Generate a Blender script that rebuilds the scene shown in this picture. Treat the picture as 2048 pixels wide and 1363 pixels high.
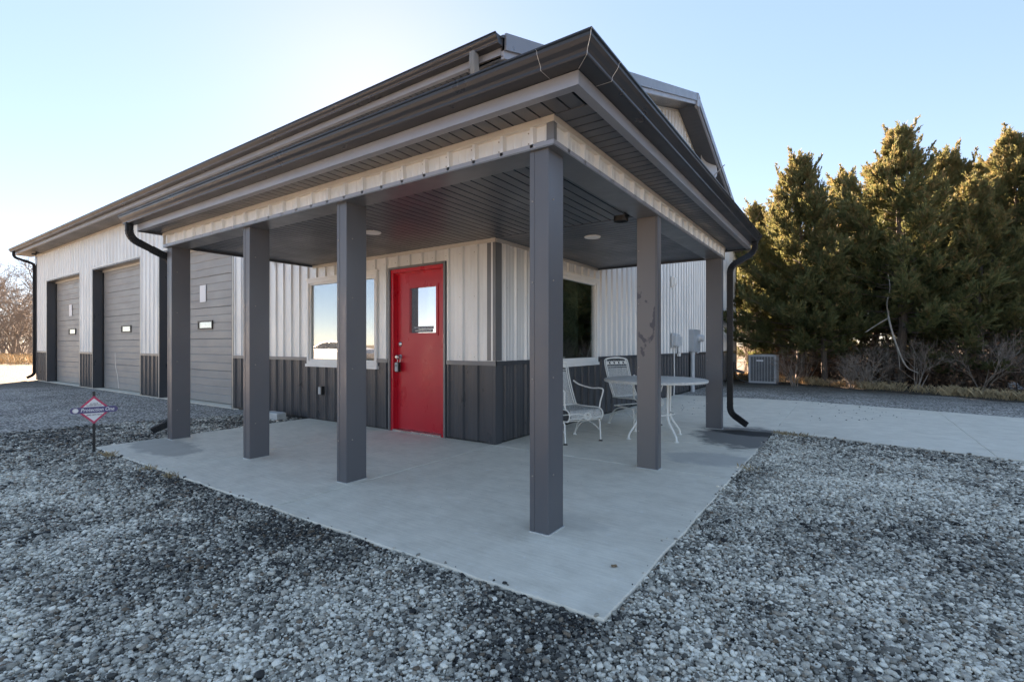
import bpy, math, random
import numpy as np
from mathutils import Vector, Matrix
R = math.radians
random.seed(7); rng = np.random.default_rng(7)
scene = bpy.context.scene
for o in list(bpy.data.objects): bpy.data.objects.remove(o)

# ------------------------------------------------------------ camera, sky, sun, exposure
CAM_H = 1.16; YAW = math.atan2(1436, 987.4)          # front wall runs along -x, gable wall along +y
cam_d = bpy.data.cameras.new('camera'); cam = bpy.data.objects.new('camera', cam_d)
scene.collection.objects.link(cam)
cam.location = (0, 0, CAM_H); cam.rotation_euler = (R(90), 0, math.pi/2 - YAW)
cam_d.sensor_width = 36; cam_d.lens = 36*987.4/2048; cam_d.shift_y = 8.5/2048
cam_d.clip_start = 0.05; cam_d.clip_end = 3000
scene.camera = cam
SUN_EL = 26.0; SUN_PX = 760                            # the sun stands behind the roof, left of the middle
aim = math.atan2(SUN_PX-1024, 987.4)                   # angle right of the view direction
fwd = math.pi/2 - YAW                                  # view direction, counter-clockwise from +y
sun_ang = fwd - aim
sx, sy = -math.sin(sun_ang), math.cos(sun_ang)         # towards the sun, in plan
world = bpy.data.worlds.new('World'); scene.world = world; world.use_nodes = True
nt = world.node_tree; nt.nodes.clear()
sky = nt.nodes.new('ShaderNodeTexSky'); sky.sky_type = 'NISHITA'; sky.sun_disc = False
sky.sun_elevation = R(SUN_EL); sky.sun_rotation = math.atan2(sx, sy)
sky.air_density = 1.0; sky.dust_density = 4.0; sky.ozone_density = 1.0; sky.altitude = 6000
bg = nt.nodes.new('ShaderNodeBackground'); bg.inputs[1].default_value = 0.09
wo = nt.nodes.new('ShaderNodeOutputWorld')
gm_ = nt.nodes.new('ShaderNodeGamma'); gm_.inputs[1].default_value = 0.45          # the camera's compressed highlights, over the whole sky alike
nt.links.new(sky.outputs[0], gm_.inputs[0]); hs_ = nt.nodes.new('ShaderNodeHueSaturation'); hs_.inputs['Saturation'].default_value = 1.78
nt.links.new(gm_.outputs[0], hs_.inputs['Color']); nt.links.new(hs_.outputs[0], bg.inputs[0]); nt.links.new(bg.outputs[0], wo.inputs[0])
sd = bpy.data.lights.new('sun', 'SUN'); sd.energy = 4.6; sd.angle = R(0.6); sd.color = (1.0, 0.94, 0.86)
so = bpy.data.objects.new('sun', sd); scene.collection.objects.link(so)
d = Vector((-sx*math.cos(R(SUN_EL)), -sy*math.cos(R(SUN_EL)), -math.sin(R(SUN_EL))))
so.rotation_euler = d.to_track_quat('-Z', 'Y').to_euler(); so.location = (-8, 30, 20)
vs = scene.view_settings; vs.view_transform = 'Standard'; vs.look = 'None'; vs.exposure = 3.38; vs.gamma = 1
vs.use_curve_mapping = False; vs.use_white_balance = True; vs.white_balance_temperature = 9200; vs.white_balance_tint = 25

# ------------------------------------------------------------ helpers
COL = scene.collection
def tag(o, label=None, cat=None, group=None, kind=None):
    if label: o['label'] = label
    if cat: o['category'] = cat
    if group: o['group'] = group
    if kind: o['kind'] = kind
    return o
def empty(name, loc, label=None, cat=None, group=None):
    o = bpy.data.objects.new(name, None); COL.objects.link(o); o.location = loc; o.empty_display_size = .2
    return tag(o, label, cat, group)
def wloc(o):
    v = Vector((0, 0, 0))
    while o is not None: v += o.location; o = o.parent
    return v
class MB:
    def __init__(s): s.v = []; s.f = []
    def add(s, vs, fs):
        n = len(s.v); s.v += [tuple(p) for p in vs]; s.f += [tuple(i+n for i in f) for f in fs]; return s
    def box(s, x0, x1, y0, y1, z0, z1):
        return s.add([(x, y, z) for z in (z0, z1) for y in (y0, y1) for x in (x0, x1)],
            [(0,2,3,1), (4,5,7,6), (0,1,5,4), (1,3,7,5), (3,2,6,7), (2,0,4,6)])
    def bbox(s, x0, x1, y0, y1, z0, z1, b=.004):          # vertical box with chamfered upright edges
        p = [(x0+b,y0),(x1-b,y0),(x1,y0+b),(x1,y1-b),(x1-b,y1),(x0+b,y1),(x0,y1-b),(x0,y0+b)]
        return s.prism(p, z0, z1)
    def prism(s, pts, z0, z1):
        n = len(pts)
        return s.add([(x,y,z0) for x,y in pts]+[(x,y,z1) for x,y in pts],
            [tuple(range(n))[::-1], tuple(range(n, 2*n))]+[(i,(i+1)%n,n+(i+1)%n,n+i) for i in range(n)])
    def loft(s, rings, closed=True, caps=True):
        n = len(rings[0]); m = len(rings); vs = [p for r in rings for p in r]; fs = []
        for k in range(m-1):
            for i in range(n if closed else n-1):
                j = (i+1) % n; fs.append((k*n+i, k*n+j, (k+1)*n+j, (k+1)*n+i))
        if caps and closed: fs += [tuple(range(n))[::-1], tuple(range((m-1)*n, m*n))]
        return s.add(vs, fs)
    def sweep(s, path, prof, up=(0,0,1), caps=True, crimp=0):      # closed profile (a, b) along a path, mitred
        P = [Vector(p) for p in path]; rings = []; U = Vector(up)
        for i, p in enumerate(P):
            t = (P[min(i+1, len(P)-1)]-P[max(i-1, 0)]).normalized()
            a = t.cross(U)
            if a.length < 1e-4: a = t.cross(Vector((1, 0, 0)))
            a.normalize(); b = a.cross(t).normalized()
            k = 1.0
            if 0 < i < len(P)-1:
                c = (P[i+1]-p).normalized().dot((p-P[i-1]).normalized()); k = 1/max(.5, math.sqrt((1+c)/2))
            w_ = 1-crimp*(i % 2)
            rings.append([p+a*q[0]*w_+b*q[1]*k*w_ for q in prof])
        return s.loft(rings, True, caps)
    def tube(s, path, r, n=8, caps=True):
        P = [Vector(p) for p in path]; rings = []; a = None
        rr = r if hasattr(r, '__len__') else [r]*len(P)
        for i, p in enumerate(P):
            t = (P[min(i+1, len(P)-1)]-P[max(i-1, 0)]).normalized()
            if a is None:
                a = t.cross(Vector((0, 0, 1)))
                if a.length < 1e-3: a = t.cross(Vector((1, 0, 0)))
            a = (a-t*a.dot(t)).normalized(); b = t.cross(a)
            rings.append([p+(a*math.cos(q)+b*math.sin(q))*rr[i] for q in [2*math.pi*j/n for j in range(n)]])
        return s.loft(rings, True, caps)
    def lathe(s, prof, n=16, c=(0, 0, 0), axis='z'):
        rings = []
        for r, z in prof:
            ring = []
            for j in range(n):
                q = 2*math.pi*j/n; x, y = r*math.cos(q), r*math.sin(q)
                p = (x, y, z) if axis == 'z' else ((x, -z, y) if axis == '-y' else (z, x, y))
                ring.append((c[0]+p[0], c[1]+p[1], c[2]+p[2]))
            rings.append(ring)
        return s.loft(rings)
    def torus(s, c, R0, r, ax, n=20, m=6):
        ax = Vector(ax).normalized(); a = ax.orthogonal().normalized(); b = ax.cross(a); c = Vector(c); vs = []; fs = []
        for i in range(n):
            q = 2*math.pi*i/n; dd = a*math.cos(q)+b*math.sin(q)
            for j in range(m):
                w = 2*math.pi*j/m; vs.append(c+dd*(R0+r*math.cos(w))+ax*r*math.sin(w))
        for i in range(n):
            for j in range(m):
                fs.append((i*m+j, ((i+1)%n)*m+j, ((i+1)%n)*m+(j+1)%m, i*m+(j+1)%m))
        return s.add(vs, fs)
    def mesh(s, name, mat, smooth=False, off=(0,0,0)):
        me = bpy.data.meshes.new(name); o = Vector(off)
        me.from_pydata([Vector(p)-o for p in s.v], [], s.f); me.update()
        import bmesh
        bm = bmesh.new(); bm.from_mesh(me); bmesh.ops.recalc_face_normals(bm, faces=bm.faces); bm.to_mesh(me); bm.free()
        me.materials.append(mat)
        if smooth:
            for p in me.polygons: p.use_smooth = True
            me.set_sharp_from_angle(angle=R(40))
        return me
    def build(s, name, mat, parent=None, smooth=False, **kw):   # vertices given in world space
        off = wloc(parent)
        if parent is None and s.v:                        # own origin at the thing's base
            a = np.array(s.v); off = Vector(((a[:,0].min()+a[:,0].max())/2, (a[:,1].min()+a[:,1].max())/2, a[:,2].min()))
        o = bpy.data.objects.new(name, s.mesh(name, mat, smooth, off)); COL.objects.link(o)
        if parent is not None: o.parent = parent
        else: o.location = off
        return tag(o, **kw)
def share(me, name, parent, loc, rot=(0,0,0)):            # another object on the same mesh data
    o = bpy.data.objects.new(name, me); COL.objects.link(o); o.parent = parent
    o.location = Vector(loc)-wloc(parent); o.rotation_euler = rot; return o
def copy_tree(o, parent=None):
    c = o.copy(); COL.objects.link(c)
    if parent is not None: c.parent = parent
    for ch in list(o.children): copy_tree(ch, c)
    return c
def bez(pts, n=8):                                        # Catmull-Rom through points
    P = [np.array(p, float) for p in pts]; P = [2*P[0]-P[1]]+P+[2*P[-1]-P[-2]]; out = []
    for i in range(1, len(P)-2):
        for k in range(n):
            t = k/n; a, b, c, e = P[i-1:i+3]
            out.append(.5*((2*b)+(c-a)*t+(2*a-5*b+4*c-e)*t*t+(3*b-a-3*c+e)*t**3))
    out.append(P[-2]); return [Vector(p) for p in out]

# ------------------------------------------------------------ materials
def nodes(name):
    m = bpy.data.materials.new(name); m.use_nodes = True; t = m.node_tree; t.nodes.clear()
    b = t.nodes.new('ShaderNodeBsdfPrincipled'); o = t.nodes.new('ShaderNodeOutputMaterial')
    t.links.new(b.outputs[0], o.inputs[0]); return m, t, b, o
def N(t, kind, **kw):
    n = t.nodes.new(kind)
    for k, v in kw.items():
        if k.startswith('i_'):
            key = k[2:]; n.inputs[int(key) if key.isdigit() else key].default_value = v
        else: setattr(n, k, v)
    return n
def L(t, a, b): t.links.new(a, b)
def c4(c): return (c[0], c[1], c[2], 1)
def pos(t): return N(t, 'ShaderNodeNewGeometry').outputs['Position']
def noise(t, scale, vec=None, detail=4, rough=.55, stretch=None):
    n = N(t, 'ShaderNodeTexNoise'); n.inputs['Scale'].default_value = scale; n.inputs['Detail'].default_value = detail
    n.inputs['Roughness'].default_value = rough; v = vec or pos(t)
    if stretch:
        mp = N(t, 'ShaderNodeMapping'); mp.inputs['Scale'].default_value = stretch; L(t, v, mp.inputs[0]); v = mp.outputs[0]
    L(t, v, n.inputs['Vector']); return n.outputs[0]
def ramp(t, fac, stops):
    r = N(t, 'ShaderNodeValToRGB'); e = r.color_ramp.elements
    while len(e) < len(stops): e.new(.5)
    for i, (p, c) in enumerate(stops): e[i].position = p; e[i].color = c4(c) if hasattr(c, '__len__') else (c, c, c, 1)
    L(t, fac, r.inputs[0]); return r.outputs[0]
def mixc(t, fac, a, b, blend='MIX'):
    m = N(t, 'ShaderNodeMix', data_type='RGBA', blend_type=blend)
    for s, v in ((m.inputs[0], fac), (m.inputs[6], a), (m.inputs[7], b)):
        if hasattr(v, 'links') or hasattr(v, 'is_linked'): L(t, v, s)
        elif hasattr(v, '__len__'): s.default_value = c4(v)
        else: s.default_value = v
    return m.outputs[2]
def math2(t, op, a, b=0.0, c=None):
    m = N(t, 'ShaderNodeMath', operation=op)
    for i, v in enumerate((a, b) if c is None else (a, b, c)):
        if hasattr(v, 'is_linked'): L(t, v, m.inputs[i])
        else: m.inputs[i].default_value = v
    return m.outputs[0]
def bumpn(t, b, h, strength=.3, dist=.01):
    n = N(t, 'ShaderNodeBump'); n.inputs['Strength'].default_value = strength; n.inputs['Distance'].default_value = dist
    L(t, h, n.inputs['Height']); L(t, n.outputs[0], b.inputs['Normal'])
def pmat(name, col, rough=.5, metal=0.0, var=.12, scale=3.0, stretch=None, bump=None, spec=.5, dirt=0.0):
    m, t, b, o = nodes(name)
    f = noise(t, scale, stretch=stretch)
    lo = [c*(1-var) for c in col]; hi = [min(1, c*(1+var)) for c in col]
    cc = ramp(t, f, [(.3, lo), (.7, hi)])
    if dirt:
        g = noise(t, 14, detail=6, rough=.7); cc = mixc(t, ramp(t, g, [(.58, 0), (.75, dirt)]), cc, (.16, .14, .12))
    L(t, cc, b.inputs['Base Color'])
    b.inputs['Metallic'].default_value = metal; b.inputs['Specular IOR Level'].default_value = spec
    L(t, ramp(t, noise(t, scale*2.3, stretch=stretch), [(.3, max(0, rough-.06)), (.7, min(1, rough+.08))]), b.inputs['Roughness'])
    if bump: bumpn(t, b, noise(t, bump[0], detail=5), bump[1], bump[2] if len(bump) > 2 else .004)
    return m
M = {}
M['galv'] = pmat('galvalume_siding', (.68, .68, .665), .40, .40, .06, 2.2, (1, 1, .35), None, dirt=.12)
M['galv_warm'] = pmat('bounce_tinted_galvalume_trim', (.62, .58, .52), .36, .5, .06, 2.0, None, (2.0, .1, .01), dirt=.2)  # galvalume with reflected warm bounce put into its colour as a tan tint
M['char'] = pmat('charcoal_siding', (.060, .064, .071), .32, .15, .08, 2.5, (1, 1, .4))
M['post'] = pmat('charcoal_post', (.105, .108, .118), .36, .15, .06, 1.6, (1, 1, .5), (1.2, .08, .02))
M['soffit'] = pmat('charcoal_soffit', (.066, .074, .086), .38, .05, .05, 1.0)
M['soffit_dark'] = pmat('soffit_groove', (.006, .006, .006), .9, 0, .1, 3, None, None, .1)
M['joint'] = pmat('joint_dirt', (.05, .046, .04), .95)
M['gutter'] = pmat('charcoal_gutter', (.030, .034, .041), .32, .15, .05, 1.5)
M['spout'] = pmat('black_downspout', (.017, .018, .020), .36, .1, .15, 5)
M['fascia'] = pmat('bounce_lightened_fascia', (.29, .30, .325), .36, .3, .05, 2.5)  # charcoal metal, its colour lightened for the ground light it reflects
M['trim'] = pmat('charcoal_trim', (.16, .165, .17), .34, .3, .06, 2.5, None, (3, .06, .01))
M['rake'] = pmat('grey_rake_trim', (.20, .21, .23), .32, .4, .06, 2)
M['gdoor'] = pmat('warm_grey_garage_door', (.27, .262, .25), .45, .1, .07, 1.2, (1, 1, 2), (60, .12, .002), dirt=.12)
M['white'] = pmat('white_vinyl', (.78, .75, .70), .4, 0, .04, 4)
M['paper'] = pmat('white_paper', (.80, .80, .80), .7, 0, .02, 9)
M['wicker'] = pmat('cream_wrought_iron', (.76, .75, .70), .5, 0, .06, 18, dirt=.12)
M['rubber'] = pmat('black_rubber', (.015, .015, .015), .7)
M['steel'] = pmat('brushed_steel', (.55, .54, .52), .28, .9)
M['grey_box'] = pmat('grey_enclosure', (.40, .42, .43), .45, .1, .05, 6)
M['pvc'] = pmat('grey_plastic_pipe', (.50, .51, .51), .5, 0, .05, 6)
M['ac'] = pmat('light_grey_cabinet', (.42, .43, .44), .45, .1, .06, 5)
M['ac_dark'] = pmat('dark_coil_fins', (.06, .065, .07), .6, .3, .2, 40)
M['interior'] = pmat('interior_wall', (.62, .70, .60), .8)
M['int_dark'] = pmat('interior_dark', (.05, .05, .045), .8)
M['block'] = pmat('concrete_block', (.52, .52, .50), .9, 0, .15, 12, None, (60, .4, .004))
M['bark'] = pmat('cedar_bark', (.13, .10, .08), .9, 0, .35, 9, (4, 4, .6), (22, .8, .02))
M['greybark'] = pmat('grey_bark', (.20, .17, .145), .9, 0, .3, 9, None, (30, .5, .01))
M['deadwood'] = pmat('bleached_deadwood', (.38, .34, .29), .85, 0, .25, 8)
M['brush'] = pmat('dark_brush', (.14, .088, .062), .95, 0, .4, 3)
M['shrubwood'] = pmat('bare_shrub_wood', (.27, .22, .18), .9, 0, .3, 5)
M['straw'] = pmat('dry_grass', (.40, .29, .165), .9, 0, .35, 6)
M['red'] = pmat('red_enamel', (.60, .014, .028), .30, 0, .08, 2.0, (1, 1, .5), (2.0, .06, .02))
M['blackp'] = pmat('black_plastic', (.014, .014, .014), .4)
M['ltwhite'] = pmat('white_lens', (.80, .77, .72), .35)
M['ice'] = pmat('ice', (.75, .78, .80), .15)
M['tire'] = pmat('tyre', (.02, .02, .02), .8)
M['carwhite'] = pmat('silver_car_paint', (.55, .53, .51), .25, .2)
M['carglass'] = pmat('car_glass', (.02, .025, .03), .08)
M['magenta'] = pmat('sign_red', (.66, .05, .12), .45, 0, .03)
M['violet'] = pmat('sign_violet', (.10, .085, .20), .45, 0, .05)
M['ink'] = pmat('sign_ink', (.06, .06, .08), .5)
M['leafbrown'] = pmat('dead_leaf', (.24, .15, .08), .8, 0, .4, 30)
M['screw'] = pmat('screw_heads', (.30, .27, .24), .5, .3)
M['bag'] = pmat('white_plastic_bag', (.75, .75, .76), .4)
# smudged paint on one post
def smudged():
    m, t, b, o = nodes('smudged_charcoal_post')
    p = pos(t); f = noise(t, 9, p, 3, .5, (1, 1, .7)); k = ramp(t, f, [(.54, 0), (.58, 1)])
    sep = N(t, 'ShaderNodeSeparateXYZ'); L(t, p, sep.inputs[0])
    band = math2(t, 'MULTIPLY', math2(t, 'GREATER_THAN', sep.outputs[2], 1.05), math2(t, 'LESS_THAN', sep.outputs[2], 1.72))
    band = math2(t, 'MULTIPLY', band, math2(t, 'LESS_THAN', sep.outputs[1], 4.55))
    cc = mixc(t, math2(t, 'MULTIPLY', k, band), (.15, .14, .138), (.060, .060, .072))
    L(t, cc, b.inputs['Base Color']); b.inputs['Roughness'].default_value = .38; b.inputs['Metallic'].default_value = .15
    return m
M['post_smudged'] = smudged()
def glass(name, tint, fac):
    m, t, b, o = nodes(name); t.nodes.remove(b)
    g = N(t, 'ShaderNodeBsdfGlossy'); g.inputs['Color'].default_value = c4(tint); g.inputs['Roughness'].default_value = .015
    tr = N(t, 'ShaderNodeBsdfTransparent'); tr.inputs[0].default_value = (.72, .80, .76, 1)
    bn = N(t, 'ShaderNodeBump'); bn.inputs['Strength'].default_value = .02; bn.inputs['Distance'].default_value = .02
    L(t, noise(t, 1.4, detail=1), bn.inputs['Height']); L(t, bn.outputs[0], g.inputs['Normal'])
    fr = N(t, 'ShaderNodeLayerWeight'); fr.inputs[0].default_value = .3
    f = math2(t, 'ADD', fac, math2(t, 'MULTIPLY', fr.outputs[0], .35))
    mx = N(t, 'ShaderNodeMixShader'); L(t, f, mx.inputs[0]); L(t, tr.outputs[0], mx.inputs[1]); L(t, g.outputs[0], mx.inputs[2])
    L(t, mx.outputs[0], o.inputs[0]); return m
M['glass'] = glass('window_glass', (.97, .97, 1.0), .34)
M['glass_plain'] = glass('door_glass', (.97, .97, 1.0), .62)
def concrete(name, stains):
    m, t, b, o = nodes(name); p = pos(t)
    big = noise(t, 1.1, p, 6, .68); mid = noise(t, 5, p, 6, .65); fine = noise(t, 90, p, 3)
    cc = ramp(t, big, [(.3, (.64, .565, .45)), (.5, (.77, .69, .56)), (.72, (.84, .765, .64))])
    cc = mixc(t, .45, cc, ramp(t, mid, [(.35, (.58, .51, .41)), (.65, (.87, .79, .66))]))
    cc = mixc(t, ramp(t, noise(t, 16, p, 6, .7), [(.58, 0), (.70, .5)]), cc, (.84, .82, .79))
    cc = mixc(t, .25, cc, ramp(t, fine, [(.3, (.35, .35, .35)), (.7, (.62, .62, .62))]), 'OVERLAY')
    cc = mixc(t, .22, cc, ramp(t, noise(t, 9, p, 5, .7, (.5, 5, 1)), [(.35, (.45, .41, .35)), (.65, (.95, .89, .80))]))
    for (x, y, rx, ry, col, amt, ang) in stains:
        mp = N(t, 'ShaderNodeMapping', vector_type='TEXTURE'); mp.inputs['Location'].default_value = (x, y, 0)
        mp.inputs['Rotation'].default_value = (0, 0, ang); mp.inputs['Scale'].default_value = (rx, ry, 9)
        L(t, p, mp.inputs[0])
        ln = N(t, 'ShaderNodeVectorMath', operation='LENGTH'); L(t, mp.outputs[0], ln.inputs[0])
        dd = math2(t, 'ADD', ln.outputs['Value'], math2(t, 'MULTIPLY', math2(t, 'SUBTRACT', noise(t, 6, p, 5, .6), .5), .9))
        cc = mixc(t, ramp(t, dd, [(.72, amt), (1.0, 0)]), cc, col)
    L(t, cc, b.inputs['Base Color']); b.inputs['Roughness'].default_value = .75
    bumpn(t, b, mixc(t, .5, noise(t, 45, p, 6, .7), mid), .3, .005); return m
M['concrete'] = concrete('worn_concrete', [(-1.10, 6.85, .68, .95, (.15, .142, .13), .95, .1), (-1.10, 7.15, .50, .24, (.012, .012, .010), .98, .1),
    (-6.5, 2.40, .85, .30, (.26, .245, .22), .6, -.05), (-1.55, 2.9, .28, .16, (.45, .42, .37), .3, 0), (-1.2, 5.3, .5, .35, (.33, .33, .32), .5, .4)])
# ------------------------------------------------------------ ground, slabs
X0, Y0, XL, Y1 = -3.43, 4.64, -22.62, 19.23           # gable wall, front wall, far left end, far right end
RY = (Y0+Y1)/2; GZ = -.024
def ground_mat():
    m, t, b, o = nodes('gravel_ground'); p = pos(t)
    v1 = N(t, 'ShaderNodeTexVoronoi'); v1.inputs['Scale'].default_value = 42; L(t, p, v1.inputs['Vector'])
    sep = N(t, 'ShaderNodeSeparateColor'); L(t, v1.outputs['Color'], sep.inputs[0])
    patch = noise(t, .75, p, 6, .65)
    k = math2(t, 'ADD', sep.outputs[0], math2(t, 'MULTIPLY', math2(t, 'SUBTRACT', patch, .5), 1.0))
    peb = ramp(t, k, [(.05, (.06, .056, .05)), (.30, (.23, .212, .188)), (.55, (.45, .415, .37)), (.9, (.72, .67, .60))])
    peb = mixc(t, ramp(t, sep.outputs[1], [(.88, 0), (.9, .5)]), peb, (.26, .18, .12))
    peb = mixc(t, ramp(t, v1.outputs['Distance'], [(.55, 0), (.8, .8)]), peb, (.02, .02, .02))
    nd = N(t, 'ShaderNodeVectorMath', operation='LENGTH'); L(t, p, nd.inputs[0])          # shade between the near loose stones, painted into the base colour
    peb = mixc(t, ramp(t, math2(t, 'DIVIDE', nd.outputs['Value'], 10), [(.45, .5), (.85, 0)]), peb, (.05, .046, .04))
    # dry winter grass away from the yard
    ln = N(t, 'ShaderNodeVectorMath', operation='DISTANCE'); L(t, p, ln.inputs[0]); ln.inputs[1].default_value = (-4, -1, 0)
    dd = math2(t, 'ADD', ln.outputs['Value'], math2(t, 'MULTIPLY', math2(t, 'SUBTRACT', noise(t, .25, p, 5), .5), 9))
    gr = ramp(t, noise(t, 1.2, p, 6, .7), [(.3, (.045, .034, .022)), (.5, (.085, .068, .046)), (.72, (.12, .098, .07))])
    gr = mixc(t, .4, gr, ramp(t, noise(t, 25, p, 4, .7), [(.3, (.035, .027, .017)), (.7, (.13, .105, .075))]))
    cc = mixc(t, ramp(t, math2(t, 'DIVIDE', dd, 40), [(.36, 0), (.46, 1)]), peb, gr)
    L(t, cc, b.inputs['Base Color']); b.inputs['Roughness'].default_value = .9
    bumpn(t, b, v1.outputs['Distance'], .8, -.02); return m
M['ground'] = ground_mat()
S = 1500
gm = MB(); gm.add([(-S,-S,GZ),(S,-S,GZ),(S,S,GZ),(-S,S,GZ)], [(0,1,2,3)])
gm.build('ground', M['ground'], kind='structure')
def soil_mat():
    m, t, b, o = nodes('leaf_litter_soil'); p = pos(t)
    cc = ramp(t, noise(t, 9, p, 8, .75), [(.3, (.018, .014, .010)), (.5, (.06, .044, .03)), (.7, (.15, .11, .07))])
    L(t, cc, b.inputs['Base Color']); b.inputs['Roughness'].default_value = .95
    bumpn(t, b, noise(t, 14, p, 8, .7), 1, .05); return m
M['soil'] = soil_mat()
edge = [(-3.2, 18.9), (-2.9, 17.5), (-1.6, 17.35), (-.5, 16.3), (.9, 15.5), (2.0, 14.9), (3.0, 14.25), (4.5, 13.6), (8, 12.3), (16, 9.5), (28, 6)]
pts = []
for i in range(len(edge)-1):
    for k in range(6):
        q = k/6; x = edge[i][0]*(1-q)+edge[i+1][0]*q; y = edge[i][1]*(1-q)+edge[i+1][1]*q
        pts.append((x, y+.12*math.sin(7*x+3*y)+random.uniform(-.07, .07)))
pts = pts+[(28, 6), (28, 30), (-4.5, 30), (-4.5, 20)]
sm = MB(); sm.add([(x, y, GZ+.006) for x, y in pts], [tuple(range(len(pts)))])
sm.build('tree_bed_soil', M['soil'], kind='structure')
# porch slab: panels with tooled joints
def panel(name, quad, parent=None, z1=0., z0=-.12, j=.005, mat='concrete'):
    q = [Vector((x, y, 0)) for x, y in quad]; n = len(q); cen = sum(q, Vector())/n; pts = []
    for i in range(n):
        a, b = q[i], q[(i+1) % n]; m = max(2, int((b-a).length/.11)); d = (b-a).normalized(); nn = Vector((-d.y, d.x, 0)); mid = (a+b)/2
        outer = any(abs(mid.x-v) < .02 for v in (-7.12, -.86)) or abs(mid.y-1.94) < .02 or mid.x > 0
        amp = .004 if outer else .002
        for k in range(m):
            p = a.lerp(b, k/m)+nn*((0 if outer else j)+(random.gauss(0, amp*.45) if k else 0)+amp*math.sin(p_ph+k*.9)*(1 if k else 0)) if k else a+(cen-a).normalized()*(j*1.2)
            pts.append((p, nn if k else (cen-a).normalized()))
    mb = MB(); rr = []
    for e, z in ((0, z0), (0, z1-.009), (.002, z1-.003), (.007, z1)): rr.append([(b.x+k.x*e, b.y+k.y*e, z) for b, k in pts])
    mb.loft(rr); return mb.build(name, M[mat], parent)
p_ph = 1.3
sl = MB()
sl.prism([(-7.10, 1.97), (-.88, 1.97), (-.88, 7.48), (X0+.05, 7.60), (X0+.05, Y0+.05), (-7.10, Y0+.05)], -.14, -.012)
slab = sl.build('porch_slab', M['joint'], kind='structure')
ux = [-7.12, -5.33, -3.43, -.86]
for i in range(3): panel('slab_panel', [(ux[i], 1.94), (ux[i+1], 1.94), (ux[i+1], 4.60 if i == 2 else Y0+.03), (ux[i], 4.60 if i == 2 else Y0+.03)], slab)
panel('slab_panel', [(X0-.02, 4.60), (-.86, 4.60), (-.86, 6.02), (X0-.02, 6.14)], slab)
panel('slab_panel', [(X0-.02, 6.14), (-.86, 6.02), (-.86, 7.53), (X0-.02, 7.74)], slab)
near = [(-3.43, 7.745), (-.87, 7.545), (1.25, 7.08), (3.4, 6.52), (5.6, 5.95), (7.8, 5.4), (10, 4.8)]
far = [(-3.43, 11.80), (-.87, 11.95), (1.25, 11.42), (3.4, 10.8), (5.6, 10.2), (7.8, 9.6), (10, 9.0)]
sw = MB(); sw.prism([(x+(.02 if k == 0 else 0), y+.02) for k, (x, y) in enumerate(near)]+[(x, y-.02) for x, y in far[::-1]], -.14, -.012)
walk = sw.build('sidewalk', M['joint'], kind='structure')
for i in range(6): panel('pavement_panel', [near[i], near[i+1], far[i+1], far[i]], walk, z1=-.002)

# ------------------------------------------------------------ the metal building
B = empty('metal_building', (-3.43, 4.64, 0), 'light grey ribbed metal shop building with charcoal wainscot and wraparound corner porch', 'building')
PITCH = .229
def prof_h(s):                                            # outward height of the ribbed sheet at s
    q = (s % PITCH)
    for a, b, h0, h1 in ((0, .012, 0, .026), (.012, .034, .026, .026), (.034, .046, .026, 0)):
        if a <= q < b: return h0+(h1-h0)*(q-a)/(b-a)
    for c in (.105, .168):
        if abs(q-c) < .012: return .0035*(1-abs(q-c)/.012)
    return 0
BR = [0, .012, .034, .046, .093, .105, .117, .156, .168, .180]
def rib_s(a, b):
    out = [a]; k = math.floor(a/PITCH)-1
    while k*PITCH < b:
        for q in BR:
            s_ = k*PITCH+q
            if a+1e-4 < s_ < b-1e-4: out.append(s_)
        k += 1
    return out+[b]
def sheet(name, mat, parent, a, b, z0, z1, place):        # place(s, h, z) -> world point; z1 may be a function of s
    ss = rib_s(a, b); top = z1 if callable(z1) else (lambda s: z1)
    v = [place(s, prof_h(s), z0) for s in ss]+[place(s, prof_h(s), top(s)) for s in ss]; n = len(ss)
    mb = MB().add(v, [(i, i+1, n+i+1, n+i) for i in range(n-1)]); o = mb.build(name, mat, parent)
    return o
front = lambda s, h, z: (-s, Y0-h, z)                     # s = distance left of the camera axis
gable = lambda s, h, z: (X0+h, s, z)
def roof_under(y): return 4.24+.342*(min(y, 2*RY-y)-Y0)
WT = .95                                                  # wainscot height
def clad(a, b, place, openings, top):
    k0 = math.floor((a-.02)/(PITCH*4)); s = a
    cuts = sorted(set([a, b]+[k*PITCH*4+.022 for k in range(k0, k0+80) if a < k*PITCH*4+.022 < b]+[e for o in openings for e in o[:2] if a < e < b]))
    for p, q in zip(cuts[:-1], cuts[1:]):
        if q-p < .01: continue
        m = (p+q)/2; holes = [(o[2], o[3]) for o in openings if o[0] < m < o[1]]
        for nm, mt, z0, z1 in (('wainscot_sheet', 'char', .02, WT), ('siding_sheet', 'galv', WT+.005, None)):
            t = top if z1 is None else z1; lo = z0
            tt = t if not callable(t) else 99
            for h0, h1 in sorted(holes):
                if h1 <= lo or h0 >= tt: continue
                if h0 > lo+.02: sheet(nm, M[mt], B, p, q, lo, h0, place)
                lo = h1
            if lo < tt-.02: sheet(nm, M[mt], B, p, q, lo, t, place)
D = (4.205, 5.205, 0, 2.19); W1 = (5.47, 7.13, .87, 2.18)
G = [(9.51, 12.70, 0, 3.205), (13.82, 17.04, 0, 3.205), (18.16, 21.35, 0, 3.205)]
clad(3.43, 22.62, front, [D, W1]+G, 4.20)
W2 = (5.77, 7.43, .89, 2.20)
clad(4.64, 19.23, gable, [W2], roof_under)
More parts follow.
